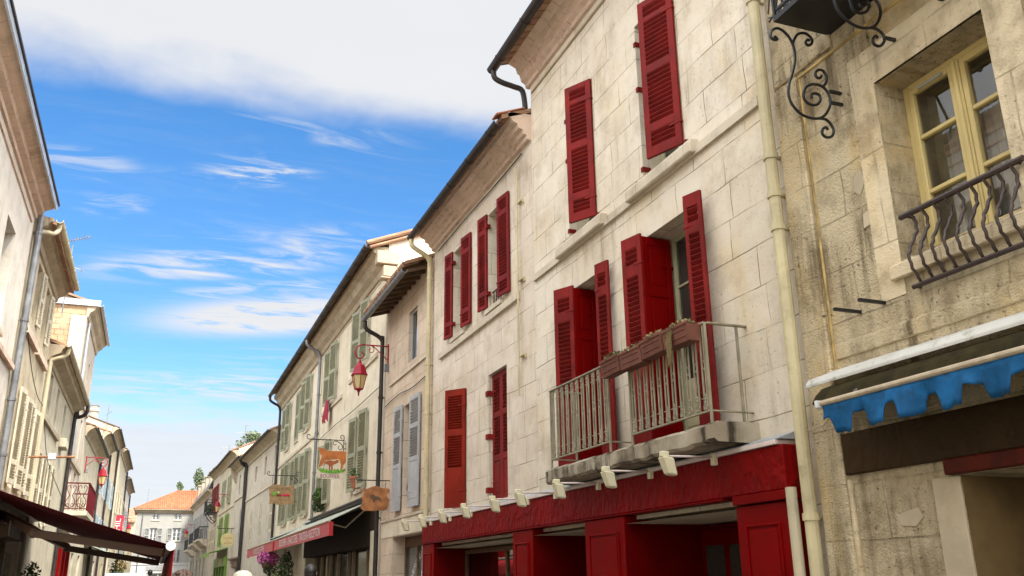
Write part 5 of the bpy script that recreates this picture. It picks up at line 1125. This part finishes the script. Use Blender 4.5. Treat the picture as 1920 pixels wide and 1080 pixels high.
for i, h in enumerate(hX):
    if i in (4, 5):
        w_ = window(EH, FE, h, .15, 'frame_w', 'glass', 3); m_ = (h[0] + h[1]) / 2
        for a, b in ((h[0], m_ - .01), (h[1], m_ + .01)): shutter(w_, FE, (a, .02), (b, .02), h[2], h[3], M['grey'], SEC_D, pitch=.09)
        continue
    w_ = window(EH, FE, h, .15, 'frame_w', 'glass', 3, sill=.06)
    if i in (2, 3, 6):
        for a, b in ((h[0] - .03, h[0] - .50), (h[1] + .03, h[1] + .50)): shutter(w_, FE, (a, .05), (b, .09), h[2] - .02, h[3] + .02, M['grey'], SEC_D, pitch=.09)
k = MB(FE); k.box(-1.70, 8.3, 3.42, 3.55, -.01, .10); k.box(-1.7, 8.3, 2.62, 3.42, -.01, .03); k.build('shop_band', M['frame_w'], EH)
k = MB(FE); k.box(-.35, 2.0, 2.88, 3.3, .03, .09); sb = k.build('shop_sign', M['grey'], EH)
k = MB(FE); lettering(k, "L'ATELIER DU PAIN", .30, lambda x, y: (.82 + x, 3.09 + y, .093), .85); k.build('lettering', M['frame_g'], sb)
# little house behind, and another roof between
k_ = house('small buff house with a dark tiled roof tucked beside the white end house', FY(112), -6.5, -2.0, 8.3, [], M['L2'], rise=1.6, dep=7, over=.4, tile='tileold')
# trees beyond the roofs
def tree(label, x, y, z0, zc, rx, rz, n, sz, cat='tree'):
    t = thing('tree', label, cat, (x, y, z0), 'trees beyond the roofs')
    k = MB(FW); k.tube([(x, z0, y), (x + .1, z0 + (zc - z0) * .5, y), (x - .05, zc + rz * .6, y)], [.28, .18, .04], 8)
    for i in range(9):
        a = random.uniform(0, 6.28); z = zc + rz * random.uniform(-.7, .5); k.tube([(x, z - .4, y), (x + rx * .7 * cos(a), z + .3, y + rx * .7 * sin(a))], [.07, .015], 5)
    k.build('trunk', M['trunk'], t)
    k = MB(FW)
    for i in range(26):
        u = random.uniform(-1, 1); a = random.uniform(0, 6.28); w = math.sqrt(1 - u * u) * random.uniform(.35, .95)
        k.leaves((x + rx * w * cos(a), zc + rz * u, y + rx * w * sin(a)), (rx * .42, rz * .24, rx * .42), n // 26, sz, .1)
    k.build('crown', M['leaf_p'], t)
tree('slim poplar showing above the left slope of the orange roof', 2.55, 125, 0, 12.2, .55, 1.7, 1200, .14)
tree('dark tree squeezed between the orange roof and the slate mansard', 5.15, 135, 0, 13.6, .9, 3.0, 1500, .17)
tree('round leafy tree rising behind the gutter of the grey cream house', 7.3, 82, 0, 12.6, 1.3, 1.5, 1600, .14)

# ============================================================ LEFT ROW
hL = [(3.2 + i * 3.9 + .0, 4.35 + i * 3.9, 6.40, 8.5) for i in range(5)]
hL2 = [(3.2 + i * 3.9, 4.35 + i * 3.9, 3.7, 5.5) for i in range(4)]
L1 = house('tall white rendered house with rosy cornice and a grey zinc drainpipe', FL, -6, 21.9, 10.05, hL + hL2 + [(8, 16, -.1, 2.7, .5)], M['L1'], rise=1.8, over=.42, gx=(.0, .0))
cornice(L1, FL, -6, 21.9, [(-.02, 9.60), (.05, 9.61), (.06, 9.70), (.17, 9.74), (.20, 9.82), (.30, 9.86), (.40, 9.93), (.40, 9.99), (-.02, 10.0)], M['corn'])
k = MB(FL); k.box(-6, 21.9, 9.86, 10.02, .405, .44); k.build('eaves_flashing', M['zinc_l'], L1)
k = MB(FL); k.extr([(.44, 10.0), (.47, 10.02), (.47, 10.07), (.40, 10.07)], -6, 22.0); k.build('gutter', M['zinc_d'], L1)
course(L1, FL, -6, 21.5, 9.36, 9.42, .035, M['corn'], 'groove_moulding'); course(L1, FL, -6, 21.9, 6.02, 6.14, .09, M['corn'])
for h in hL + hL2: window(L1, FL, h, .30, 'frame_w', 'glass', 3, sill=.07)
drainpipe(L1, FL, [(22.0, 9.75, .12), (22.0, .2, .12)], .075, M['zinc'], [(22.0, z, .12) for z in (9.3, 7.2, 5.4, 4.2)])
k = MB(FL); k.box(8, 16, 0, 2.7, -.5, -.4); k.build('shop_interior', M['dark'], L1)
hK = [(23.7, 24.5, 7.75, 9.15), (25.75, 26.5, 7.75, 9.15)]; hK2 = [(24.15, 24.85, 3.75, 6.0), (26.0, 26.7, 3.75, 6.0)]
L2 = house('old cream house with a gutter of loose beige tiles and slatted cream shutters', FL, 21.95, 27.8, 9.72, hK + hK2 + [(22.6, 24.2, -.1, 2.5, .4), (24.9, 26.8, .5, 2.3, .3)], M['L2'], rise=1.7, over=.45, gx=(-.1, -.1))
cornice(L2, FL, 22.0, 27.75, [(-.02, 9.28), (.05, 9.3), (.08, 9.42), (.26, 9.52), (.30, 9.60), (.38, 9.64), (.38, 9.72), (-.02, 9.74)], M['corn2'])
g_ = gutter(L2, FL, 22.15, 27.7, .50, 9.74, M['pipe'], .085)
drainpipe(L2, FL, smooth_pts([(22.3, 9.68, .5), (22.3, 9.52, .48), (22.25, 9.42, .40), (22.15, 9.40, .25), (22.05, 9.36, .14)]), .055, M['pipew'])
course(L2, FL, 23.0, 25.1, 7.18, 7.36, .10, M['corn'], 'window_ledge'); course(L2, FL, 25.3, 27.4, 7.18, 7.36, .10, M['corn'], 'window_ledge')
for h in hK:
    w_ = window(L2, FL, h, .2, 'frame_w', 'glass', 3); shutter(w_, FL, (h[1] + .02, .03), (h[1] + .42, .07), h[2], h[3], M['cream'], SEC_D, pitch=.07)
for h in hK2:
    w_ = window(L2, FL, h, .2, 'frame_w', 'glass', 3); flat_pair(w_, FL, h, .55, M['cream'], ((.05, .2, 'l'), (.25, .95, 'l')), .06, .06)
small_windows(L2, FL, [(24.9, 26.8, .5, 2.3)], .15, 'frame_w')
k = MB(FL); k.box(22.55, 22.75, 0, 2.6, -.02, .14); k.box(24.15, 24.35, 0, 2.6, -.02, .14); k.box(22.0, 24.4, 2.5, 2.75, -.02, .5); k.box(22.75, 24.15, 0, 2.45, -.3, -.2); k.build('wooden_shopfront', M['brown'], L2, bevel=.01)
k = MB(FL)
for i in range(5): k.box(21.6 + i * .35, 21.93 + i * .35, 2.50, 2.80, .505, .53)
k.build('plank_fascia', M['greywood'], L2, bevel=.006)
hM = [(29.3, 30.0, 6.35, 7.55), (31.6, 32.2, 6.35, 7.55), (34.2, 34.9, 6.35, 7.5)]; hM2 = [(29.2, 29.9, 3.3, 5.2), (32.0, 32.7, 3.3, 5.2)]
L3 = house('low cream house with deep boxed eaves and tall louvred shutters', FL, 27.85, 37.6, 8.15, hM + hM2, M['L3'], rise=1.4, over=.45, gx=(-.1, -.1))
cornice(L3, FL, 27.9, 37.4, [(-.02, 7.62), (.04, 7.64), (.08, 7.74), (.32, 7.86), (.36, 7.98), (.42, 8.0), (.42, 8.08), (-.02, 8.1)], M['corn2'])
gutter(L3, FL, 27.75, 37.3, .50, 8.08, M['pipew'], .075)
drainpipe(L3, FL, smooth_pts([(28.0, 8.0, .5), (28.0, 7.85, .48), (28.0, 7.76, .38), (28.0, 7.70, .2), (28.0, 7.6, .1), (28.0, 7.2, .08), (28.0, .2, .08)]), .055, M['pipew'])
drainpipe(L3, FL, smooth_pts([(37.3, 8.0, .5), (37.3, 7.8, .5), (37.35, 7.65, .4), (37.4, 7.55, .2), (37.4, 7.4, .1), (37.4, .2, .1)]), .07, M['zinc_d'], [(37.4, 6, .1), (37.4, 4, .1)])
course(L3, FL, 28.2, 33.2, 6.06, 6.20, .08, M['corn2'], 'window_ledge')
for h in hM: window(L3, FL, h, .12, 'frame_w', 'glass', 2)
for h in hM2:
    w_ = window(L3, FL, h, .12, 'frame_w', 'glass', 3); flat_pair(w_, FL, h, .5, M['cream'], ((.04, .44, 'l'), (.5, .96, 'l')), .05, .03)
k = MB(FL); k.box(34.05, 35.05, 6.0, 6.30, 0, .22); k.build('sill_box', M['L3'], L3, bevel=.02)
hT = [(39.0, 39.6, 9.2, 10.6), (41.5, 42.1, 9.2, 10.6), (39.0, 39.7, 6.6, 8.2), (41.6, 42.3, 6.6, 8.2), (39.4, 40.3, 3.9, 6.0), (41.6, 42.5, 3.9, 6.0), (39.2, 40.4, .2, 2.7), (41.0, 42.4, .2, 2.7)]
T = house('tallest house of the left row, rubble stone gable and a red iron balcony', FL, 37.65, 44.2, 12.15, hT, M['T'], rise=1.2, over=.4, sidemat=M['rub'], rev=.2, gx=(.1, .1))
cornice(T, FL, 37.6, 44.3, [(-.02, 11.55), (.05, 11.57), (.10, 11.75), (.24, 11.86), (.34, 12.02), (.40, 12.04), (.40, 12.12), (-.02, 12.14)], M['corn2'])
gutter(T, FL, 37.6, 44.35, .48, 12.12, M['zinc_l'], .08)
k = MB(FL); k.box(37.52, 37.64, 12.02, 12.26, -3.4, .45); k.build('lead_flashing', M['zinc_l'], T)
k = MB(FL); k.box(37.55, 38.1, 3.2, 11.6, -.55, .012); k.build('quoin', M['T'], T, bevel=.01)
course(T, FL, 37.8, 44.1, 8.62, 8.76, .07, M['corn2']); course(T, FL, 37.8, 44.1, 6.12, 6.26, .07, M['corn2'])
drainpipe(T, FL, [(38.25, 11.5, .08), (38.25, 6.3, .08)], .055, M['zinc_l'])
small_windows(T, FL, hT[:6], .12, 'frame_g'); small_windows(T, FL, hT[6:], .12, 'shopd')
k = MB(FL); k.box(38.5, 43.2, 4.05, 4.22, 0, .86); k.extr([(0, 3.7), (.3, 3.78), (.7, 4.05), (0, 4.05)], 38.8, 42.9); k.build('balcony_slab', M['trim'], T)
k = MB(FL); k.box(38.5, 43.2, 5.22, 5.27, .80, .86); k.box(38.5, 43.2, 4.28, 4.31, .82, .85); k.box(38.5, 38.55, 5.22, 5.27, 0, .80); k.box(38.5, 38.54, 4.28, 4.31, 0, .82); k.box(43.15, 43.2, 5.22, 5.27, 0, .8)
n = 52
for i in range(n + 1): s = 38.52 + 4.65 * i / n; k.box(s, s + .022, 4.22, 5.22, .825, .845)
for i in range(3): d = .05 + i * .38; k.box(38.51, 38.535, 4.22, 5.22, d, d + .025)
for i in range(2):
    d0 = .24 + i * .38
    for sg in (-1, 1):
        k.tube(smooth_pts([(38.52, 4.32, d0), (38.52, 4.42, d0 + sg * .14), (38.52, 4.60, d0 + sg * .15), (38.52, 4.78, d0 + sg * .05), (38.52, 4.95, d0 + sg * .13), (38.52, 5.12, d0 + sg * .14), (38.52, 5.15, d0 + sg * .06), (38.52, 5.05, d0 + sg * .04)], 3), .014, 5)
        k.tube([(38.52, 4.42 + .07 * sin(q), d0 + sg * (.08 + .05 * cos(q))) for q in range(7)], .012, 5)
k.build('balcony_railing', M['darkred'], T)
k = MB(FL)
for s in (38.6, 39.05, 40.6, 42.55): k.box(s, s + .28, 0, 2.9, -.02, .16)
k.build_each('shopfront_post', M['shop'], T, bevel=.01)
# beyond it
def lefthouse(label, s0, s1, zt, mat, sm, over=.42, tile='tileold', dz=0, out=0):
    fr = lambda s, z, d: FLF(s, z, d + out)
    n = max(2, int((s1 - s0) / 3.2)); hs = []
    for i in range(n):
        c = s0 + (i + .5) * (s1 - s0) / n; z = 3.8
        while z + 1.6 < zt - .5: hs.append((c - .42, c + .42, z, z + 1.55)); z += 2.75
        hs.append((c - .6, c + .6, .6, 2.9))
    h_ = house(label, fr, s0, s1, zt, hs, M[mat], rise=1.4, over=over, tile=tile, rev=.2)
    cornice(h_, fr, s0, s1, CP(zt - .05, .38), M['corn2']); gutter(h_, fr, s0, s1, over + .03, zt - .1, M['zinc_d'])
    drainpipe(h_, fr, [(s1 - .2, zt - .4, .1), (s1 - .2, .4, .1)], .07, M['zinc_d'])
    small_windows(h_, fr, [h for h in hs if h[2] > 1], .12, 'frame_g', sm, wl=.5); small_windows(h_, fr, [h for h in hs if h[2] < 1], .12, 'brown')
    return h_
lefthouse('low cream left house with wide eaves just past the red iron balcony', 44.3, 55.2, 8.4, 'G', 'cream')
lefthouse('left house with pale blue shutters and old clay tiles', 55.3, 62.9, 9.8, 'T', 'bluesh')
L6 = lefthouse('left house with the crumbling clay tiled gable and a round chimney', 63.0, 71.5, 11.25, 'L2', 'bluesh')
lefthouse('ivory left house leaning forward beyond the crumbling gable', 71.6, 84, 11.05, 'G', 'cream', out=.25)
lefthouse('last white house of the left row, nearest the white end house', 84.1, 97.5, 10.3, 'L1', 'grey', out=.2)
k = MB(FLF); k.lathe((64.0, -1.3), [(.30, 10.6), (.27, 12.3), (.34, 12.32), (.34, 12.45), (.25, 12.5), (.25, 12.66), (.31, 12.7), (.05, 12.75)], 12); k.build('chimney', M['I'], L6)

# ---- burgundy awning reaching across from the left
fb0, fb1 = 18., 30.0
BA = thing('awning', 'big burgundy awning with brown folding arms stretching out from the left wall', 'awning', FL((fb0 + fb1) / 2, 3.4, 0))
k = MB(FW); zf, xf, zr, xr = 2.19, .29, 3.36, -3.28; n = 12; P = []
for i in range(n + 1):
    y = fb0 + (fb1 - fb0) * i / n
    for j in range(n + 1):
        u = j / n; P.append((xr + (xf - xr) * u, zr + (zf - zr) * u - .05 * sin(pi * u) - .012 * sin(pi * ((y * .5) % 1)), y))
k.faces(P, [(i * (n + 1) + j, (i + 1) * (n + 1) + j, (i + 1) * (n + 1) + j + 1, i * (n + 1) + j + 1) for i in range(n) for j in range(n)])
cv = k.build('canvas', M['burg'], BA, smooth=True); md = cv.modifiers.new('thick', 'SOLIDIFY'); md.thickness = .006
k = MB(FW); k.tube([(xf + .03, 2.17, fb0 - .06), (xf + .03, 2.17, fb1)], .075, 12); k.build('front_bar', M['arm'], BA)
k = MB(FW); k.tube([(xf + .03, 2.17, fb0 - .10), (xf + .03, 2.17, fb0 - .061)], .085, 16); k.build('end_cap', M['frame_w'], BA)
k = MB(FW); P = []
for i in range(81):
    y = fb0 + (fb1 - fb0) * i / 80
    for r in range(4): t = r / 3; P.append((xf + .10 + .025 * t * sin(y * 5) - .03 * t, 2.14 - (.60 + .02 * sin(y * 9)) * t, y))
k.faces(P, [(i * 4 + r, i * 4 + 4 + r, i * 4 + 5 + r, i * 4 + 1 + r) for i in range(80) for r in range(3)]); vv = k.build('valance', M['rosed'], BA, smooth=True); md = vv.modifiers.new('thick', 'SOLIDIFY'); md.thickness = .006
def armseg(k, p, q, w, h):
    p, q = Vector(p), Vector(q); t = (q - p).normalized(); sdir = t.cross(Vector((0, 0, 1))).normalized() * (w / 2); u = sdir.cross(t).normalized() * (h / 2)
    k.hexa([tuple((v.x, v.z, v.y)) for v in (p - sdir - u, p + sdir - u, p + sdir + u, p - sdir + u, q - sdir - u, q + sdir - u, q + sdir + u, q - sdir + u)])
for (ys, ye, yb) in ((23.1, 20.4, 19.8), (26.6, 28.6, 29.2)):
    k = MB(FW); armseg(k, (-3.2, ys, 3.04), (-2.2, ye, 2.54), .12, .17); armseg(k, (-2.2, ye, 2.50), (.24, yb, 2.11), .12, .16); k.ball((-2.2, 2.52, ye), (.11, .12, .11), 8, 6); k.build('folding_arm', M['arm'], BA, bevel=.015)
k = MB(FL); k.extr([(.01, 3.52), (.22, 3.46), (.24, 3.30), (.01, 3.28)], fb0, fb1); k.build('cassette', M['arm'], BA)

# ---- rusty sign arm, wires, antennas, flag
k = MB(FW); k.tube([(-3.33, 4.65, 26), (-2.1, 4.69, 26)], .03, 8); rb = k.build('sign_arm', M['rust']); tag(rb, 'bare rusty arm with a white box, sticking out from the left wall', 'sign arm')
k = MB(FW); k.box(-2.72, -2.54, 4.60, 4.76, 25.93, 26.07); k.build('junction_box', M['frame_w'], rb, bevel=.01)
def wire(lb, pts): k = MB(FW); k.tube(smooth_pts(pts, 5), .011, 5); tag(k.build('wire', M['iron']), lb, 'wire')
wire('thin black wire looping down the old cream left house', [(-3.24, 7.6, 22.2), (-3.22, 6.7, 24.3), (-3.22, 6.3, 26.2), (-3.2, 6.25, 27.6)])
wire('thin black wire sagging across the low cream left house', [(-3.2, 6.0, 28.3), (-3.2, 5.2, 30.2), (-3.2, 4.9, 32.5), (-2.9, 4.1, 35), (-2.66, 4.68, 26.1)][:4])
def antenna(lb, x, y, z0, z1, booms):
    t = thing('antenna', lb, 'antenna', (x, y, z0)); k = MB(FW); k.tube([(x, z0, y), (x + .02, z1, y)], .022, 6); k.build('mast', M['zinc'], t)
    for (zb, ln, ne, tilt) in booms:
        k = MB(FW); k.tube([(x - ln * .35, zb - tilt * .35, y), (x + ln * .65, zb + tilt * .65, y)], .014, 5)
        for i in range(ne):
            u = i / (ne - 1); px, pz = x - ln * .35 + ln * u, zb - tilt * .35 + tilt * u; k.tube([(px, pz, y - .2), (px, pz, y + .2)], .008, 4); k.tube([(px, pz - .05, y), (px, pz + .05, y)], .008, 4)
        k.build('aerial', M['zinc'], t)
antenna('long toothed television aerial above the beige gutter on the left', -3.34, 30, 9.6, 11.85, [(12.02, .75, 11, .28), (11.15, .55, 3, -.15)])
antenna('upright aerial beside the round chimney on the left row', -3.4, 61, 10.5, 12.3, [(11.7, .3, 4, .25)])
antenna('tall aerial on the roofs right of the orange roof', 5.2, 64, 9.6, 11.95, [(11.35, 1.9, 3, .1), (11.9, .4, 4, 0)])
antenna('short double aerial on the roofs of the right row, lower one', 4.6, 70, 9.9, 11.3, [(11.1, 1.6, 3, .05), (10.7, 1.4, 3, .05)])
antenna('small aerial against the orange roof of the end house', -.9, 104, 9.0, 11.2, [(11.15, .9, 4, 0)])
FGY = 76
FG = thing('banner', 'red vertical banner lettered in white on the left row', 'banner', (-2.9, FGY, 6)); fy = FY(FGY)
k = MB(fy); k.prism([(-2.93, 6.55), (-2.18, 6.55), (-2.24, 6.0), (-2.18, 5.2), (-2.28, 4.7), (-2.98, 4.7), (-2.95, 5.6)], -.01, .01); bn = k.build('cloth', M['flag'], FG)
k = MB(fy); lettering(k, 'PHIL', .62, lambda x, y: (-2.58 - y, 5.72 + x, .012)); k.build('lettering', M['letter'], bn)
k = MB(fy); k.tube([(-3.1, 6.58, 0), (-2.05, 6.58, 0)], .03, 6); k.build('pole', M['zinc'], FG)
k = MB(FY(79)); k.prism([(-3.35, 6.9), (-2.95, 6.8), (-2.95, 4.9), (-3.3, 4.9)], -.01, .01); tag(k.build('banner', M['bluesh']), 'pale blue banner hanging behind the red lettered banner', 'banner')
# second, folded terrace awning and greenery down the left side
TA = thing('awning', 'thin pale awning frame over a terrace, far left side', 'awning', FLF(60, 3.2, 0))
k = MB(FLF); k.hexa([(52, 3.55, .02), (60, 3.55, .02), (60, 2.95, 1.6), (52, 2.95, 1.6), (52, 3.60, .02), (60, 3.60, .02), (60, 3.0, 1.6), (52, 3.0, 1.6)]); k.build('canvas', M['greyc'], TA)
k = MB(FLF); k.tube([(51.9, 2.94, 1.62), (60.1, 2.94, 1.62)], .05, 8); k.build('front_bar', M['zinc'], TA)
plant('shrub', 'upright green shrub standing under the burgundy awning by the left wall', 'shrub', (-2.72, 26.0, .2), [('foliage', (-2.72, 26.0, 1.55), (.26, .26, .55), 500, .06, 'leaf')], pot('terra2', .2))
plant('shrub', 'leafy shrub farther down the left side below the thin pale awning', 'shrub', (-1.75, 58.0, .6), [('foliage', (-1.75, 58.0, 2.1), (.4, .4, .8), 500, .09, 'leaf')], pot('terra', .3))
plant('hanging_flowers', 'orange red flowers hanging from the thin pale awning', 'flowers', (-1.4, 54.0, 2.3), [('flowers', (-1.4, 54.0, 2.5), (.3, .3, .3), 260, .07, 'moss')], None)

# ============================================================ PEOPLE AND VAN
def person(label, x, y, h, hair, top, legs, hairkind='short', rz=0., hat=None):
    z0 = gz(y) + .01; t = thing('person', label, 'person', (x, y, z0)); s = h / 1.72
    J = {'pel': (0, 0, .95), 'wst': (0, .0, 1.08), 'che': (0, .01, 1.28), 'nkb': (0, .0, 1.44), 'nk': (0, .01, 1.50), 'hd1': (0, .02, 1.56), 'hd2': (0, .02, 1.64), 'hd3': (0, .015, 1.69)}
    R = {'pel': .145, 'wst': .12, 'che': .135, 'nkb': .075, 'nk': .055, 'hd1': .072, 'hd2': .085, 'hd3': .06}
    E_ = [('pel', 'wst'), ('wst', 'che'), ('che', 'nkb'), ('nkb', 'nk'), ('nk', 'hd1'), ('hd1', 'hd2'), ('hd2', 'hd3')]
    for sg, q in ((1, 'r'), (-1, 'l')):
        st = .14 * sg
        for nm, p, r in (('hip', (.09 * sg, 0, .88), .095), ('kne', (.095 * sg, .03 + st * .6, .49), .062), ('ank', (.095 * sg, -.02 + st, .09), .042), ('toe', (.105 * sg, .12 + st, .035), .035), ('sho', (.165 * sg, 0, 1.39), .062), ('elb', (.215 * sg, -.03 - st * .4, 1.12), .043), ('wri', (.22 * sg, .05 - st * .8, .89), .028), ('pal', (.215 * sg, .07 - st * .85, .82), .032)):
            J[nm + q] = p; R[nm + q] = r
        E_ += [('pel', 'hip' + q), ('hip' + q, 'kne' + q), ('kne' + q, 'ank' + q), ('ank' + q, 'toe' + q), ('che', 'sho' + q), ('sho' + q, 'elb' + q), ('elb' + q, 'wri' + q), ('wri' + q, 'pal' + q)]
        for f in range(5):
            a = 'f%d%s' % (f, q); bx, by, bz = J['pal' + q]
            ln = (.07, .08, .075, .06, .055)[f]; off = (-.02 + f * .013)
            if f == 4: J[a] = (bx, by + .045, bz - .03)
            else: J[a] = (bx - .01 * sg, by + off, bz - ln)
            R[a] = .0095; E_.append(('pal' + q, a))
    nm = list(J); me = bpy.data.meshes.new('body'); me.from_pydata([tuple(c * s for c in J[n_]) for n_ in nm], [(nm.index(a), nm.index(b)) for a, b in E_], [])
    o = bpy.data.objects.new('body', me); COL.objects.link(o); md = o.modifiers.new('skin', 'SKIN'); md.use_smooth_shade = True
    for i, n_ in enumerate(nm): me.skin_vertices[0].data[i].radius = (R[n_] * s, R[n_] * s * (.8 if n_ in ('pel', 'wst', 'che') else 1)); me.skin_vertices[0].data[i].use_root = (n_ == 'pel')
    o.modifiers.new('sub', 'SUBSURF').levels = 2; o.modifiers['sub'].render_levels = 2
    dg = bpy.context.evaluated_depsgraph_get(); dg.update(); m2 = bpy.data.meshes.new_from_object(o.evaluated_get(dg)); o.modifiers.clear(); o.data = m2
    for mm in ('skin', top, legs): m2.materials.append(M[mm])
    for p in m2.polygons:
        z = p.center.z / s; ax = abs(p.center.x) / s; p.use_smooth = True
        p.material_index = 2 if (z < .97 and ax < .2) and z > .06 else (1 if .97 <= z < 1.46 and (ax < .19 or z > 1.15) else (2 if z <= .06 else 0))
    o.parent = t; t.rotation_euler = (0, 0, rz)
    F = lambda a, z, d: (x + a * s, y + d * s, z0 + z * s)
    k = MB(F)
    if hairkind == 'curly':
        for i in range(150):
            u = random.uniform(-.55, 1); a = random.uniform(0, 6.28); w = math.sqrt(1 - u * u); k.ball((.105 * w * cos(a), 1.63 + .11 * u, .0 + .11 * w * sin(a) - .01), (.028, .028, .028), 6, 4, .15)
        k.ball((0, 1.63, -.01), (.11, .115, .115), 14, 9, .05)
    elif hairkind == 'short': k.ball((0, 1.64, -.012), (.096, .105, .108), 18, 10, .02); k.ball((0, 1.60, -.045), (.09, .10, .07), 14, 8, .03)
    if hairkind != 'hat': k.build('hair', M[hair], t, smooth=True)
    else:
        k.lathe((0, 0), [(.125, 1.62), (.13, 1.66), (.12, 1.71), (.085, 1.755), (.03, 1.775)], 20); k.build('hair', M['hair_br'], t); k = MB(F)
        prof = [(.20, 1.615), (.135, 1.645), (.135, 1.70), (.11, 1.755), (.06, 1.785), (.01, 1.79)]; k.lathe((0, 0), prof, 26); k.build('sun_hat', M['knit'], t, smooth=True)
    # face: nose, ears, eyes, mouth (it looks up the street, away from the viewer)
    k = MB(F); k.ball((0, 1.605, .112), (.014, .022, .018), 8, 5); 
    for sg in (-1, 1): k.ball((sg * .088, 1.61, .01), (.012, .03, .02), 8, 5); k.ball((sg * .032, 1.635, .095), (.012, .008, .008), 8, 5)
    k.ball((0, 1.565, .098), (.025, .006, .008), 8, 5); k.build('face_features', M['skin'], t, smooth=True)
    return t
person('person with bushy brown curls walking in the middle of the street', .335, 10.3, 1.60, 'hair_br', 'cl_dark', 'cl_jean', 'curly', .05)
person('person with short black hair and a dark red top, passing the butcher shop', 2.22, 14.0, 1.685, 'hair_bk', 'rag', 'cl_jean', 'short', -.1)
person('person wearing a white woven sun hat', 1.08, 12.0, 1.56, 'hair_br', 'cl_white', 'cl_jean', 'hat', .1)
person('person in a light blue top beside the white sun hat', 1.36, 13.0, 1.47, 'hair_bk', 'cl_blue', 'cl_jean', 'short', 0)
person('dark haired person in a pale top, far down the street', .04, 40, 1.70, 'hair_bk', 'cl_white', 'cl_jean', 'short', .1)
VY = 47; VN = thing('parked_van', 'pale blue van parked far down the left side of the street', 'van', (-.95, VY, gz(VY)))
VF = lambda a, z, d: (-.95 + a, VY + d, gz(VY) + z * .80)
k = MB(VF); k.extr([(-2.2, .35), (2.2, .35), (2.25, .95), (1.75, 1.15), (1.25, 1.85), (1.0, 1.95), (-2.1, 1.97), (-2.2, 1.85)], -.85, .85); vb = k.build('body', M['van'], VN, bevel=.06)
k = MB(VF); k.face([(-.68, 1.15, -2.215), (.68, 1.15, -2.215), (.62, 1.75, -2.205), (-.62, 1.75, -2.205)]); k.build('rear_window', M['glass'], VN)
for sx in (-.78, .78):
    for sy in (-1.4, 1.4):
        k = MB(VF); k.tube([(sx - .1, .33, sy), (sx + .1, .33, sy)], .33, 18); wl = k.build('wheel', M['rubber'], VN); k = MB(VF); k.tube([(sx - .105, .33, sy), (sx + .105, .33, sy)], .2, 14); k.build('rim', M['zinc_l'], wl)
    k = MB(VF); k.box(sx - .06, sx + .06, .8, 1.3, -2.23, -2.17); k.build('tail_light', M['flag'], VN)

wire('thin grey cable stapled under the eaves of the lower white stone house', [(5.17, 8.36, 12.7), (5.165, 8.33, 14.2), (5.165, 8.35, 15.7), (5.165, 8.32, 17.6)])
wire('thin grey cable running above the grey shutters of the small stone house', [(5.17, 5.75, 18.2), (5.165, 5.70, 19.6), (5.165, 5.78, 20.8), (5.165, 5.72, 22.2)])
wire('dark cable drooping along the long cream house below its upper sills', [(5.13, 6.35, 22.7), (5.12, 6.30, 26), (5.12, 6.33, 29), (5.12, 6.28, 32.3)])
